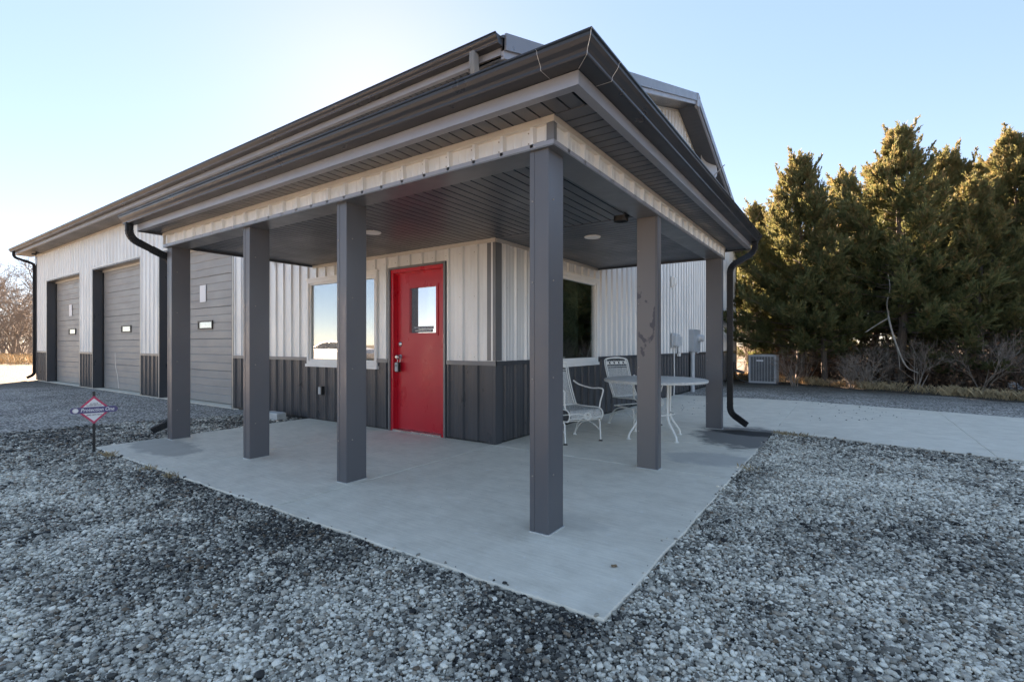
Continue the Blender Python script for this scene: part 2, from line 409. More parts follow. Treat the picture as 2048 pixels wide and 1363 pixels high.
# closed sides away from the view, roof
mb = MB(); mb.box(XL, X0-.03, Y1-.02, Y1, 0, 4.3); mb.build('rear_wall', M['galv'], B)
mb = MB(); mb.prism([(XL, Y0), (XL+.02, Y0), (XL+.02, Y1), (XL, Y1)], 0, 4.3)
mb.add([(XL, Y0, 4.3), (XL, Y1, 4.3), (XL, RY, 6.7)], [(0, 1, 2)]); mb.build('end_wall', M['galv'], B)
RX0, RX1 = XL-.45, X0+.48; YE = 4.16
def ztop(y): return 4.36+.340*(min(y, 2*RY-y)-YE)
for sgn in (0, 1):
    mb = MB()
    ya, yb = (YE-.03, RY) if sgn == 0 else (2*RY-YE+.03, RY)
    for a in np.arange(RX0, RX1-.01, .915):
        b_ = min(a+.91, RX1); mb.add([(a, ya, ztop(ya)), (b_, ya, ztop(ya)), (b_, yb, ztop(yb)), (a, yb, ztop(yb)),
            (a, ya, ztop(ya)-.03), (b_, ya, ztop(ya)-.03), (b_, yb, ztop(yb)-.03), (a, yb, ztop(yb)-.03)], [(0,1,2,3),(7,6,5,4),(0,4,5,1),(2,6,7,3),(0,3,7,4),(1,5,6,2)])
    mb.build('roof_sheets', M['char'], B)
mb = MB(); mb.sweep([(RX0, RY, ztop(RY)), (RX1+.02, RY, ztop(RY))], [(-.16, -.035), (0, .02), (.16, -.035), (.16, -.05), (0, 0), (-.16, -.05)]); mb.build('ridge_cap', M['rake'], B)
# rake trim and raked soffit on the gable
for s in (1, -1):
    def yy(q): return q if s == 1 else 2*RY-q
    for nm, x0, x1, dz0, dz1, mt in (('rake_trim', RX1-.012, RX1+.012, -.155, .02, 'rake'), ('rake_trim_lower', RX1-.055, RX1-.016, -.235, -.150, 'fascia')):
        mb = MB(); ya, yb = YE+.01, RY
        mb.add([(x, yy(y), ztop(yy(y))+dz) for x in (x0, x1) for y in (ya, yb) for dz in (dz0, dz1)],
            [(0,1,3,2), (4,6,7,5), (0,4,5,1), (2,3,7,6), (1,5,7,3), (0,2,6,4)]); mb.build(nm, M[mt], B)
    mb = MB(); n = 66; ys = np.linspace(YE+.02, RY, n+1)
    for i in range(n):
        a, b_ = ys[i], ys[i+1]-.006
        mb.add([(x, yy(y), ztop(yy(y))-.225+e) for e in (0, .01) for x, y in ((X0-.02, a), (RX1-.056, a), (RX1-.056, b_), (X0-.02, b_))], [(0,1,2,3),(4,5,6,7),(0,1,5,4),(2,3,7,6),(1,2,6,5)])
    mb.build('rake_soffit_boards', M['soffit'], B, kind='stuff')
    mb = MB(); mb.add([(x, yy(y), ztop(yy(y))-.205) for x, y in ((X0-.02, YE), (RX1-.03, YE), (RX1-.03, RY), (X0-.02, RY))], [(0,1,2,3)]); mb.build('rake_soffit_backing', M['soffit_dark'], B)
    mb = MB(); ya, yb = Y0, RY
    mb.add([(x, yy(y), ztop(yy(y))-.232+dz) for x in (X0+.004, X0+.03) for y in (ya, yb) for dz in (-.05, 0)], [(0,1,3,2), (4,6,7,5), (0,4,5,1), (2,3,7,6), (1,5,7,3), (0,2,6,4)])
    mb.build('gable_trim', M['galv_warm'], B)
mb = MB(); mb.bbox(RX1-.06, RX1+.02, RY-.09, RY+.09, ztop(RY)-.3, ztop(RY)+.0, .02); mb.build('rake_peak_plate', M['fascia'], B)
# front eave: soffit boards, fascia, gutter
EZ, FY = 4.19, 4.18
bd = MB().box(0, .088, 0, Y0-FY, 0, .008).mesh('soffit_board', M['soffit'])
for i in range(110): share(bd, 'soffit_board', B, (-3.03-.1*(i+1), FY, EZ))
mb = MB()
for i in range(110, 202): mb.box(-3.03-.1*(i+1), -3.03-.1*i-.012, FY, Y0, EZ, EZ+.008)
mb.build('far_soffit_boards', M['soffit'], B, kind='stuff')
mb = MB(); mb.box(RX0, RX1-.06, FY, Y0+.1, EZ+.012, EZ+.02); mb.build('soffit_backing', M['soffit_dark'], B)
mb = MB(); mb.box(RX0, RX1-.06, FY-.012, FY+.012, EZ-.012, EZ+.06); mb.box(RX0, RX1-.06, FY+.012, FY+.04, EZ-.012, EZ-.004); mb.box(RX0, RX1-.058, FY, FY+.02, EZ+.061, EZ+.16); mb.build('eave_fascia', M['fascia'], B)
for yb_ in (2*RY-Y0,):
    mb = MB(); mb.box(RX0, RX1-.03, yb_, yb_+.46, EZ, EZ+.02); mb.box(RX0, RX1-.03, yb_+.46, yb_+.58, EZ-.0, EZ+.15); mb.build('rear_eave', M['soffit'], B)
mb = MB(); mb.box(XL, X0-.02, Y0-.034, Y0-.004, EZ-.055, EZ-.002); mb.build('eave_trim', M['galv_warm'], B)
GP = [(0, 0), (.088, 0), (.092, .006), (.092, .018), (.100, .030), (.116, .048), (.128, .066), (.130, .080), (.140, .084), (.140, .092), (.120, .092), (.118, .086), (.1, .07), (.085, .03), (.08, .012), (.012, .012), (.010, .092), (0, .092)]
def gutter(name, x0, x1, y, z, k=1.0, par=B):
    mb = MB(); mb.loft([[(x, y-o*k, z+h*k) for o, h in GP] for x in (x0, x1)]); return mb.build(name, M['gutter'], par)
gut = gutter('gutter', RX0-.02, RX1-.03, FY-.014, EZ+.062)
for x in (RX0-.022, RX1-.028):
    mb = MB(); mb.loft([[(x+e, FY-.014-o, EZ+.062+h) for o, h in GP[:12]+[(0, .09)]] for e in (0, .003)]); mb.build('end_cap', M['gutter'], gut)
# downspouts
def dprof(w=.076, dpt=.056, n=5):
    p = []
    for (ax, ay, bx, by, k) in ((-w/2, -dpt/2, w/2, -dpt/2, n), (w/2, -dpt/2, w/2, dpt/2, 3), (w/2, dpt/2, -w/2, dpt/2, n), (-w/2, dpt/2, -w/2, -dpt/2, 3)):
        nx, ny = (by-ay), -(bx-ax); l = math.hypot(nx, ny); nx /= l; ny /= l
        for i in range(k):
            for f, e in ((0.1, 0), (.35, .0), (.5, -.005), (.85, -.005)):
                q = (i+f)/k; p.append((ax+(bx-ax)*q+nx*e, ay+(by-ay)*q+ny*e))
    return p
DP = dprof()
def downspout(top, elbow_a, elbow_b, bottom, kick, up):
    t, a, b, c, k = map(Vector, (top, elbow_a, elbow_b, bottom, kick))
    def arc(p, q, r, n=13, rr=.10):
        d1 = (q-p).normalized(); d2 = (r-q).normalized(); s = q-d1*rr; e = q+d2*rr
        return [s*(1-w)**2+q*2*w*(1-w)+e*w*w for w in [i/n for i in range(n+1)]]
    o = MB().sweep(arc(a, b, c)[-1:]+[c+(b-c).normalized()*.10], DP, up).build('downspout', M['spout'], B, smooth=False)
    p1 = [t]+arc(t, a, b)+[(a+b)/2]; p2 = [(a+b)/2]+arc(a, b, c)
    big = [(x*1.06, y*1.06) for x, y in DP]
    MB().sweep(p1, DP, up, True, .07).build('elbow', M['spout'], o); MB().sweep(p2, big, up, True, .07).build('elbow', M['spout'], o)
    MB().sweep([c+(b-c).normalized()*.14]+arc(c+(b-c).normalized()*.14, c, k, rr=.09)+[k], big, up, True, .07).build('elbow', M['spout'], o)
    for z in (.35, .72):
        q = b.lerp(c, z); MB().box(q.x-.045, q.x+.045, q.y-.034, q.y+.034, q.z-.008, q.z+.008).build('bracket', M['spout'], o)
    return o
downspout((-22.75, 4.10, EZ+.06), (-22.75, 4.10, EZ-.13), (-22.66, 4.58, EZ-.30), (-22.66, 4.58, .18), (-22.68, 4.40, .07), (1, 0, 0))
MB().sweep(bez([(-3.30, 4.09, EZ+.07), (-3.30, 4.09, EZ-.06), (-3.30, 4.13, EZ-.19), (-3.30, 4.25, EZ-.36)], 6), [(x*1.15, y*1.15) for x, y in DP], (1, 0, 0)).build('roof_elbow', pmat('weathered_grey_spout', (.20, .21, .21), .5, .1), gut)

# corner trims, wainscot rail, base gap
def lbox(nm, mt, z0, z1, w=.10):
    mb = MB(); mb.prism([(X0-w, Y0-.024), (X0+.024, Y0-.024), (X0+.024, Y0+w), (X0+.001, Y0+w), (X0+.001, Y0-.001), (X0-w, Y0-.001)], z0, z1); mb.build(nm, M[mt], B)
lbox('corner_trim', 'trim', WT+.03, 2.36); lbox('corner_trim_lower', 'char', .004, WT-.031); lbox('corner_trim_upper', 'trim', 2.5, 4.12)
MB().prism([(X0-.005, Y1+.02), (X0+.024, Y1+.02), (X0+.024, Y1-.1), (X0+.001, Y1-.1)][::-1], .0, 4.25).build('corner_trim', M['char'], B)
MB().prism([(XL-.02, Y0-.024), (XL+.08, Y0-.024), (XL+.08, Y0-.001), (XL-.02, Y0+.1)], .0, 4.14).build('corner_trim', M['trim'], B)
rail = lambda a, b: MB().box(-b, -a, Y0-.030, Y0-.002, WT-.03, WT+.022).build('wainscot_rail', M['trim'], B)
for a, b in ((3.40, 4.17), (5.24, 5.46), (7.14, 9.46), (12.74, 13.78), (17.08, 18.12), (21.39, 22.62)): rail(a, b)
for a, b in ((4.613, 5.76), (7.44, 19.21)): MB().box(X0+.002, X0+.030, a, b, WT-.03, WT+.022).build('wainscot_rail', M['char'], B)
for a, b in ((3.43, 4.2), (5.21, 9.5), (12.71, 13.81), (17.05, 18.15), (21.36, 22.6)): MB().box(-b, -a, Y0+.003, Y0+.06, GZ, .03).build('base_strip', M['blackp'], B)
MB().box(X0-.06, X0-.003, Y0+.06, Y1, GZ, .03).build('base_strip', M['blackp'], B)
for a, b in ((9.3, 22.7),): MB().box(-b, -a, Y0-.02, Y0+.4, -.14, -.012).build('door_apron', M['concrete'], B)
# ------------------------------------------------------------ garage doors
def garage(u0, u1, paper, parent=B):
    yD = Y0+.21; H = 3.205
    o = MB().box(-u1-.02, -u0+.02, yD+.05, yD+.06, -.01, H+.1).build('garage_door', M['gdoor'], B)
    n = 5; hs = (H+.02)/n
    prof = []
    k = 4
    for i in range(k):
        a = i*hs/k; b_ = (i+1)*hs/k
        prof += [(.006 if i else .010, a), (0, a+.010), (0, b_-.012), (.006 if i < k-1 else .010, b_-.002)]
    me = MB().loft([[(x, d_, z) for d_, z in prof]+[(x, .04, hs-.002), (x, .04, 0)] for x in (-u1+.0, -u0-.0)]).mesh('door_section', M['gdoor'])
    for i in range(n):
        s = share(me, 'door_section', o, (0, yD, i*hs)); 
    wu = u0+1.55; fr = MB()
    for (a, b_, c, e) in ((wu-.32, wu-.285, 1.49, 1.67), (wu+.285, wu+.32, 1.49, 1.67), (wu-.285, wu+.285, 1.49, 1.52), (wu-.285, wu+.285, 1.64, 1.67)): fr.box(-b_, -a, yD-.022, yD+.012, c, e)
    w = fr.build('door_window', M['blackp'], o)
    MB().box(-wu-.285, -wu+.285, yD-.010, yD-.004, 1.52, 1.64).build('pane', M['glass'], w)
    MB().box(-u1-.03, -u1+.0, Y0-.026, yD+.05, -.01, H).build('jamb', M['char'], o)
    MB().box(-u0, -u0+.03, Y0-.026, yD+.05, -.01, H).build('jamb', M['char'], o)
    MB().box(-u1-.03, -u0+.03, Y0-.026, yD+.05, H+.001, H+.03).build('header', M['trim'], o)
    MB().box(-u1-.05, -u1-.031, Y0-.031, Y0-.002, -.01, H+.05).build('opening_trim', M['galv_warm'], o)
    MB().box(-u0+.031, -u0+.05, Y0-.031, Y0-.002, -.01, H+.05).build('opening_trim', M['galv_warm'], o)
    MB().box(-u1-.03, -u0+.03, Y0-.036, Y0-.004, H+.031, H+.055).build('opening_trim', M['galv_warm'], o)
    MB().box(-u1+.001, -u1+.05, yD-.025, yD-.002, -.01, H-.03).build('side_seal', M['blackp'], o)
    MB().box(-u1+.001, -u0-.001, yD-.03, yD-.002, H-.05, H).build('top_seal', M['galv_warm'], o)
    return o
g3, g2, g1 = [garage(g[0], g[1], None) for g in G]
for x, nm in ((-11.16, 'nearest'), (-19.86, 'farthest')):
    MB().box(x-.13, x+.13, Y0+.195, Y0+.199, 2.06, 2.41).build('paper_notice', M['paper'],
        label='white paper notice taped to the %s grey garage door' % nm, cat='notice', group='notices taped to garage doors')
# scrape on the middle door
MB().sweep(bez([(-16.15, Y0+.206, .95), (-16.12, Y0+.206, .6), (-15.98, Y0+.206, .35), (-15.9, Y0+.206, .02)], 5), [(-.012, -.003), (.012, -.003), (.012, .003), (-.012, .003)], (0, 1, 0)).build('scrape_mark', M['galv'], g2)
# ------------------------------------------------------------ entry door
yd = Y0+.055
door = MB().bbox(-5.15, -4.26, yd, yd+.045, .025, 2.135, .003)
# leaf with a glazed opening: rebuilt as four rails
door = MB()
for a, b_, c, e in ((4.26, 4.41, .025, 2.135), (4.90, 5.15, .025, 2.135), (4.41, 4.90, .025, 1.32), (4.41, 4.90, 1.925, 2.135)): door.box(-b_, -a, yd, yd+.045, c, e)
door = door.build('entry_door', M['red'], B)
lf = MB()
for a, b_, c, e in ((4.375, 4.412, 1.285, 1.96), (4.898, 4.935, 1.285, 1.96), (4.412, 4.898, 1.285, 1.322), (4.412, 4.898, 1.923, 1.96)): lf.box(-b_, -a, yd-.010, yd+.002, c, e)
lf.build('lite_frame', M['red'], door)
MB().box(-4.899, -4.411, yd+.015, yd+.020, 1.321, 1.924).build('pane', M['glass_plain'], door)
MB().box(-4.885, -4.845, yd+.022, yd+.03, 1.32, 1.92).build('glass_edge_strip', M['white'], door)
MB().add([(-4.84+.012*math.sin(i*1.3)-(.035 if i in (0, 10) else 0), yd+.026, 1.32+.06*i) for i in range(11)]+[(-4.73+.03*math.sin(i*.5+.6), yd+.04, 1.32+.06*i) for i in range(11)], [(i, i+1, 12+i, 11+i) for i in range(10)]).build('torn_window_film', pmat('grey_film', (.33, .36, .37), .6), door)
fr = MB()
for a, b_, c, e in ((4.215, 4.262, 0, 2.185), (5.148, 5.195, 0, 2.185), (4.262, 5.148, 2.137, 2.185)): fr.box(-b_, -a, Y0-.012, yd+.07, c, e)
for a, b_, c, e in ((4.262, 4.275, 0, 2.137), (5.135, 5.148, 0, 2.137), (4.275, 5.135, 2.122, 2.137)): fr.box(-b_, -a, yd-.018, yd-.002, c, e)
fr.build('door_frame', M['red'], door)
tr = MB()
for a, b_, c, e in ((4.185, 4.214, 0, 2.215), (5.196, 5.225, 0, 2.215), (4.214, 5.196, 2.186, 2.215)): tr.box(-b_, -a, Y0-.034, Y0+.01, c, e)
tr.build('door_trim', M['trim'], door)
MB().box(-5.147, -4.263, Y0-.03, yd+.08, -.004, .022).build('threshold', M['steel'], door)
MB().lathe([(.001, 0), (.034, 0), (.034, .012), (.022, .02), (.001, .022)], 16, (-5.075, yd, 1.175), '-y').build('deadbolt', M['steel'], door, True)
MB().lathe([(.001, 0), (.034, 0), (.034, .010), (.014, .016), (.013, .04), (.028, .05), (.031, .066), (.02, .08), (.001, .082)], 16, (-5.075, yd, 1.00), '-y').build('door_knob', M['steel'], door, True)
lb = empty('lockbox', (-5.075, yd-.05, .82), 'grey realtor lockbox hanging from the red door knob', 'lockbox')
MB().bbox(-5.108, -5.042, yd-.075, yd-.028, .80, .93, .008).build('case', M['blackp'], lb)
MB().bbox(-5.102, -5.048, yd-.082, yd-.0755, .806, .924, .004).build('front_plate', M['grey_box'], lb)
MB().torus((-5.075, yd-.0825, .885), .012, .003, (0, 1, 0), 14, 5).build('dial', M['blackp'], lb)
MB().tube(bez([(-5.10, yd-.035, .93), (-5.10, yd-.03, .99), (-5.075, yd-.026, 1.025), (-5.05, yd-.03, .99), (-5.05, yd-.035, .93)], 5), .005, 6).build('shackle', M['steel'], lb)
def text(body, size, mat, name, parent, loc, rot, shear=0, sx=1, ext=.001, align='CENTER'):
    cu = bpy.data.curves.new(name, 'FONT'); cu.body = body; cu.size = size; cu.extrude = ext; cu.align_x = align; cu.align_y = 'CENTER'; cu.shear = shear; cu.offset = size*.012
    cu.resolution_u = 3
    tmp = bpy.data.objects.new(name, cu); COL.objects.link(tmp); dg = bpy.context.evaluated_depsgraph_get()
    me = bpy.data.meshes.new_from_object(tmp.evaluated_get(dg)); bpy.data.objects.remove(tmp); me.materials.clear(); me.materials.append(mat)
    me.transform(Matrix.Diagonal((sx, 1, 1, 1)))
    o = bpy.data.objects.new(name, me); COL.objects.link(o); o.parent = parent; o.location = Vector(loc)-wloc(parent); o.rotation_euler = rot; return o
for i, (s_, wd) in enumerate((('THIS DOOR TO REMAIN UNLOCKED', .36), ('WHEN BUILDING IS OCCUPIED', .33))):
    z = 1.392-.042*i
    dec = MB().box(-4.655-wd/2, -4.655+wd/2, yd+.0115, yd+.0135, z-.019, z+.019).build('lettering_strip', M['ink'], door)
    text(s_, .026, M['paper'], 'lettering', dec, (-4.655, yd+.0105, z), (R(90), 0, 0), 0, .80)
# ------------------------------------------------------------ windows
def window(place, a, b, z0, z1, nm='window', split=None):    # place(s, outward, z)
    def bx(mb, s0, s1, o0, o1, c, e):
        p = [place(s, o, z) for z in (c, e) for o in (o0, o1) for s in (s0, s1)]
        xs = [q[0] for q in p]; ys = [q[1] for q in p]; return mb.box(min(xs), max(xs), min(ys), max(ys), c, e)
    fr = MB(); w = .045
    for s0, s1, c, e in ((a, a+w, z0, z1), (b-w, b, z0, z1), (a+w, b-w, z0, z0+w), (a+w, b-w, z1-w, z1)): bx(fr, s0, s1, -.05, .028, c, e)
    o = fr.build(nm, M['white'], B)
    sa = MB(); w2 = .03
    for s0, s1, c, e in ((a+w, a+w+w2, z0+w, z1-w), (b-w-w2, b-w, z0+w, z1-w), (a+w+w2, b-w-w2, z0+w, z0+w+w2), (a+w+w2, b-w-w2, z1-w-w2, z1-w)): bx(sa, s0, s1, -.045, .006, c, e)
    sa.build('sash', M['white'], o)
    bx(MB(), a+w+w2, b-w-w2, -.026, -.020, z0+w+w2, z1-w-w2).build('pane', M['glass'], o)
    bx(MB(), a-.02, b+.02, -.01, .042, z0-.045, z0-.001).build('sill', M['white'], o)
    bx(MB(), a-.018, b+.018, -.01, .036, z1+.001, z1+.035).build('head_trim', M['white'], o)
    return o
window(lambda s, o, z: (-s, Y0-o, z), *W1)
window(lambda s, o, z: (X0+o, s, z), *W2)
# room behind the windows
room = MB(); room.box(-8.6, -8.55, Y0+.3, 8.4, 0, 2.6); room.box(-8.6, X0-.25, 8.4, 8.45, 0, 2.6); room.box(-8.6, X0-.25, Y0+.3, 8.4, -.02, 0); room.box(-8.6, X0-.25, Y0+.3, 8.45, 2.55, 2.6)
room.build('office_lining', M['int_dark'], B)
MB().box(-4.6, X0-.30, 7.30, 7.36, 0, 2.5).build('partition', M['interior'], B)
pf = MB(); pf.box(-5.6, -5.52, 6.6, 6.68, 0, 2.1); pf.box(-5.6, -5.52, 7.4, 7.48, 0, 2.1); pf.box(-5.6, -5.52, 6.6, 7.48, 2.1, 2.18); pf.build('inner_door_frame', M['interior'], B)
MB().lathe([(.001, 0), (.03, 0), (.03, .05), (.012, .09), (.010, .14), (.001, .142)], 12, (X0-.10, 7.05, .97)).build('bottle', M['bag'], label='small white bottle standing inside the right window', cat='bottle')
MB().box(X0-.28, X0-.045, 5.77, 7.43, .94, .968).build('inner_sill', M['white'], B)
# ------------------------------------------------------------ porch
CZ = 2.41
posts = [(-1.650, -1.520, 2.60, 2.79, 'post'), (-3.605, -3.485, 2.62, 2.83, 'post'), (-5.150, -5.035, 2.62, 2.83, 'post'), (-6.970, -6.860, 2.62, 2.83, 'post'),
         (-1.680, -1.483, 4.535, 4.645, 'post_smudged'), (-1.682, -1.475, 7.235, 7.345, 'post')]
plab = {4: 'post with smudged darker paint marks', 0: 'corner post nearest the camera'}
for i, (x0, x1, y0, y1, mt) in enumerate(posts):
    p = MB().bbox(x0, x1, y0, y1, .0, CZ, .004).build('porch_post', M[mt], B)
    if i in plab: p['label'] = plab[i]
    # lapped sheet-metal wrap: a proud edge strip on the front face
    if i < 4: MB().bbox(x0-.002, x0+.032, y0-.003, y0+.02, .002, CZ-.052, .001).build('wrap_seam', M['post'], p)
    else: MB().bbox(x1-.02, x1+.003, y0-.003, y0+.03, .002, CZ-.052, .001).build('wrap_seam', M['post'], p)
    MB().bbox(x0-.009, x1+.008, y0-.008, y1+.009, -.002, .006, .006).build('caulk', M['block'], p)
    sc = MB()
    for z in (.35, .95, 1.55, 2.05):
        sc.lathe([(.006, 0), (.006, .004), (.003, .006)], 6, (x0+.02, y0-.003, z), '-y'); sc.lathe([(.006, 0), (.006, .004), (.003, .006)], 6, (x1, y0+.06, z+.01), 'x')
    sc.build('screws', M['screw'], p)
YB, XB = 2.58, -1.472; XLb, YRb = -6.985, 7.42; BZ0, BZ1 = 2.36, 2.54
fb = lambda s, h, z: (-s, YB+.022-h, z); gb = lambda s, h, z: (XB-.022+h, s, z)
for a in np.arange(1.50, 6.98, .916): sheet('beam_sheet', M['galv'], B, a, min(a+.915, 6.98), BZ0+.015, BZ1-.02, fb)
for a in np.arange(2.60, 7.42, .916): sheet('beam_sheet', M['galv'], B, a, min(a+.915, 7.42), BZ0+.015, BZ1-.02, gb)
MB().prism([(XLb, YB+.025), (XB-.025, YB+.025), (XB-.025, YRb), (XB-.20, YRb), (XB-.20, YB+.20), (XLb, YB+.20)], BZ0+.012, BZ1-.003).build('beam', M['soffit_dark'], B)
def wrapL(nm, mt, prof, xl=XLb, yr=YRb, xf=XB, yf=YB, par=B, smooth=False):   # profile (outward, z) along both porch edges, mitred at the corner
    mb = MB(); mb.loft([[(xl, yf-o, z) for o, z in prof], [(xf+o, yf-o, z) for o, z in prof], [(xf+o, yr, z) for o, z in prof]])
    return mb.build(nm, M[mt], par, smooth)
rect = lambda o0, o1, z0, z1: [(o0, z0), (o1, z0), (o1, z1), (o0, z1)]
wrapL('beam_bottom_trim', 'trim', rect(-.215, .004, BZ0, BZ0+.010)); wrapL('beam_bottom_lip', 'fascia', rect(-.02, .004, BZ0+.0102, BZ0+.036))
wrapL('beam_top_trim', 'galv_warm', rect(-.03, .012, BZ1-.040, BZ1-.001))
MB().prism([(XB-.045, YB-.006), (XB+.006, YB-.006), (XB+.006, YB+.03), (XB-.045, YB+.03)], BZ0+.037, BZ1-.041).build('beam_corner_trim', M['trim'], B)
MB().box(XLb-.006, XLb, YB-.004, YB+.2, BZ0+.0005, BZ1-.002).build('beam_end_cap', M['galv_warm'], B)
MB().box(XB-.2, XB+.005, YRb, YRb+.006, BZ0+.0005, BZ1-.002).build('beam_end_cap', M['galv_warm'], B)
sc = MB()
for k in range(7, 31):
    s = k*PITCH+.06
    if 1.55 < s < 6.95:
        for z in (BZ0+.055, BZ1-.06): sc.lathe([(.005, 0), (.005, .003), (.002, .004)], 6, (-s, YB+.022, z), '-y')
for k in range(11, 33):
    s = k*PITCH+.06
    if 2.63 < s < 7.4:
        for z in (BZ0+.055, BZ1-.06): sc.lathe([(.005, 0), (.005, .003), (.002, .004)], 6, (XB-.022, s, z), 'x')
sc.build('beam_screws', M['screw'], B)
# wall screws under the porch
sc = MB()
for k in range(15, 32):
    s = k*PITCH+.075
    for z in (1.02, 1.75, 2.28):
        if any(o[0]-.04 < s < o[1]+.04 and o[2]-.05 < z < o[3]+.05 for o in (D, W1)) or s < 3.56: continue
        sc.lathe([(.005, 0), (.005, .003), (.002, .004)], 6, (-s, Y0, z), '-y')
for k in range(20, 60):
    s = k*PITCH+.075
    for z in (1.02, 1.85):
        if W2[0]-.04 < s < W2[1]+.04 or s < 4.76: continue
        sc.lathe([(.005, 0), (.005, .003), (.002, .004)], 6, (X0, s, z), 'x')
sc.build('wall_screws', M['screw'], B)
# ceiling boards: along y on the left arm, along x past the house corner
me = MB().box(0, 0.088, 0, Y0-YB-.2, 0, .008).mesh('ceiling_board', M['soffit'])
x = -6.98
while x < XB-.20-.05:
    share(me, 'ceiling_board', B, (x, YB+.2, CZ)); x += .1
me = MB().box(0, X0*-1+XB-.2, 0, 0.088, 0, .008).mesh('ceiling_board', M['soffit'])
y = Y0+.012
while y < YRb-.05:
    share(me, 'ceiling_board', B, (X0, y, CZ)); y += .1
MB().box(X0, XB-.2, Y0-.014, Y0+.010, CZ-.005, CZ+.0).build('ceiling_divider', M['soffit'], B)
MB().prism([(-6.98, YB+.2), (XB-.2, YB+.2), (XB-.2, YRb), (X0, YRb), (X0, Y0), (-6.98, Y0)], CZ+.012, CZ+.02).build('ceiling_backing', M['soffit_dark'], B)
MB().box(-6.99, X0+.022, Y0-.028, Y0-.002, CZ-.045, CZ-.002).build('ceiling_trim', M['galv_warm'], B)
MB().box(X0+.002, X0+.028, Y0-.002, YRb, CZ-.045, CZ-.002).build('ceiling_trim', M['galv_warm'], B)
MB().box(-6.99, -6.98, YB+.02, Y0, CZ-.03, CZ+.03).build('ceiling_end_trim', M['soffit'], B)
MB().box(X0, XB-.2, YRb, YRb+.008, CZ-.03, CZ+.03).build('ceiling_end_trim', M['soffit'], B)
# porch overhang: soffit boards, fascia, gutter
FYp, FXp = 2.345, -1.193; GL, GR = -7.06, 7.73
me = MB().box(0, 0.088, 0, YB+.01-FYp, 0, .008).mesh('soffit_board', M['soffit'])
x = -7.05
while x < FXp-.09:
    share(me, 'soffit_board', B, (x, FYp, BZ1)); x += .1
me = MB().box(0, FXp-XB+.01, 0, 0.088, 0, .008).mesh('soffit_board', M['soffit'])
y = YB+.03
while y < GR-.08:
    share(me, 'soffit_board', B, (XB-.01, y, BZ1)); y += .1
MB().box(XB+.0, FXp, YB-.008, YB+.024, BZ1-.006, BZ1).build('soffit_divider', M['soffit'], B)
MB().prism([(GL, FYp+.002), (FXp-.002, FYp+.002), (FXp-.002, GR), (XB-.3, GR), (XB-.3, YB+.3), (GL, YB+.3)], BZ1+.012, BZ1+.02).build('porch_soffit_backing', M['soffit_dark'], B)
wrapL('porch_fascia', 'fascia', [(.012, BZ1-.010), (.012, BZ1+.066), (-.012, BZ1+.066), (-.012, BZ1-.004), (-.045, BZ1-.004), (-.045, BZ1-.010)], GL, GR, FXp, FYp)
wrapL('fascia_backing', 'soffit_dark', rect(-.010, .008, BZ1+.067, BZ1+.15), GL, GR, FXp, FYp)
GZb = BZ1+.068; K = 1.04
pg = wrapL('gutter', 'gutter', [(.012+o*K, GZb+h*K) for o, h in GP], GL-.16, GR+.03, FXp, FYp, smooth=False)
for q in (0, 1):
    mb = MB(); pr_ = [(.012+o*K, GZb+h*K) for o, h in GP[:12]]+[(.0, GZb+.09)]
    if q == 0: mb.loft([[(GL-.163-e, FYp-o, z) for o, z in pr_] for e in (0, .003)])
    else: mb.loft([[(FXp+o, GR+.031+e, z) for o, z in pr_] for e in (0, .003)])
    mb.build('end_cap', M['gutter'], pg)
# silicone seams at the mitre and at two joints
seam = [(.014+o*K, GZb+h*K) for o, h in GP[:9]]
def bead(pts, r=.0013): return MB().tube(pts, r, 5)
bead([(FXp+o+.001, FYp-o-.001, z) for o, z in seam]).build('mitre_seam', M['galv'], pg)
bead([(FXp-.16, FYp-o-.001, z) for o, z in seam]).build('joint_seam', M['galv'], pg)
bead([(FXp+o+.001, FYp+.20, z) for o, z in seam]).build('joint_seam', M['galv'], pg)
# porch roof over it
zr0, zr1 = 2.735, 3.35
rf = MB(); A = [(GL-.10, FYp-.04), (FXp+.04, FYp-.04), (FXp+.04, GR)]; Bk = [(GL-.10, Y0), (X0, Y0), (X0, GR)]
rf.add([(x, y, zr0) for x, y in A]+[(x, y, zr1) for x, y in Bk]+[(x, y, zr0-.02) for x, y in A]+[(x, y, zr1-.02) for x, y in Bk],
    [(0,1,4,3), (1,2,5,4), (6,9,10,7), (7,10,11,8), (0,6,7,1), (1,7,8,2), (0,3,9,6), (2,8,11,5)])
rf.build('porch_roof', M['char'], B)
MB().add([(GL, FYp, BZ1+.02), (GL, Y0, CZ+.02), (GL, Y0, zr1-.03), (GL, FYp, zr0-.03)], [(0,1,2,3)]).build('porch_end_panel', M['soffit'], B)
MB().add([(FXp, GR-.01, BZ1+.02), (X0, GR-.01, CZ+.02), (X0, GR-.01, zr1-.03), (FXp, GR-.01, zr0-.03)], [(0,1,2,3)]).build('porch_end_panel', M['soffit'], B)
MB().box(GL-.004, GL+.03, FYp-.008, Y0, BZ1-.02, BZ1+.012).build('soffit_end_trim', M['soffit'], B)
MB().box(X0, FXp+.008, GR-.03, GR+.004, BZ1-.02, BZ1+.012).build('soffit_end_trim', M['soffit'], B)
downspout((-7.10, 2.265, GZb+.01), (-7.10, 2.265, 2.44), (-7.055, 2.70, 2.235), (-7.055, 2.70, .20), (-7.25, 2.56, .09), (1, 0, 0))
downspout((-1.115, 7.62, GZb+.01), (-1.115, 7.62, 2.46), (-1.40, 7.42, 2.26), (-1.40, 7.42, .22), (-1.17, 7.30, .085), (0, 1, 0))
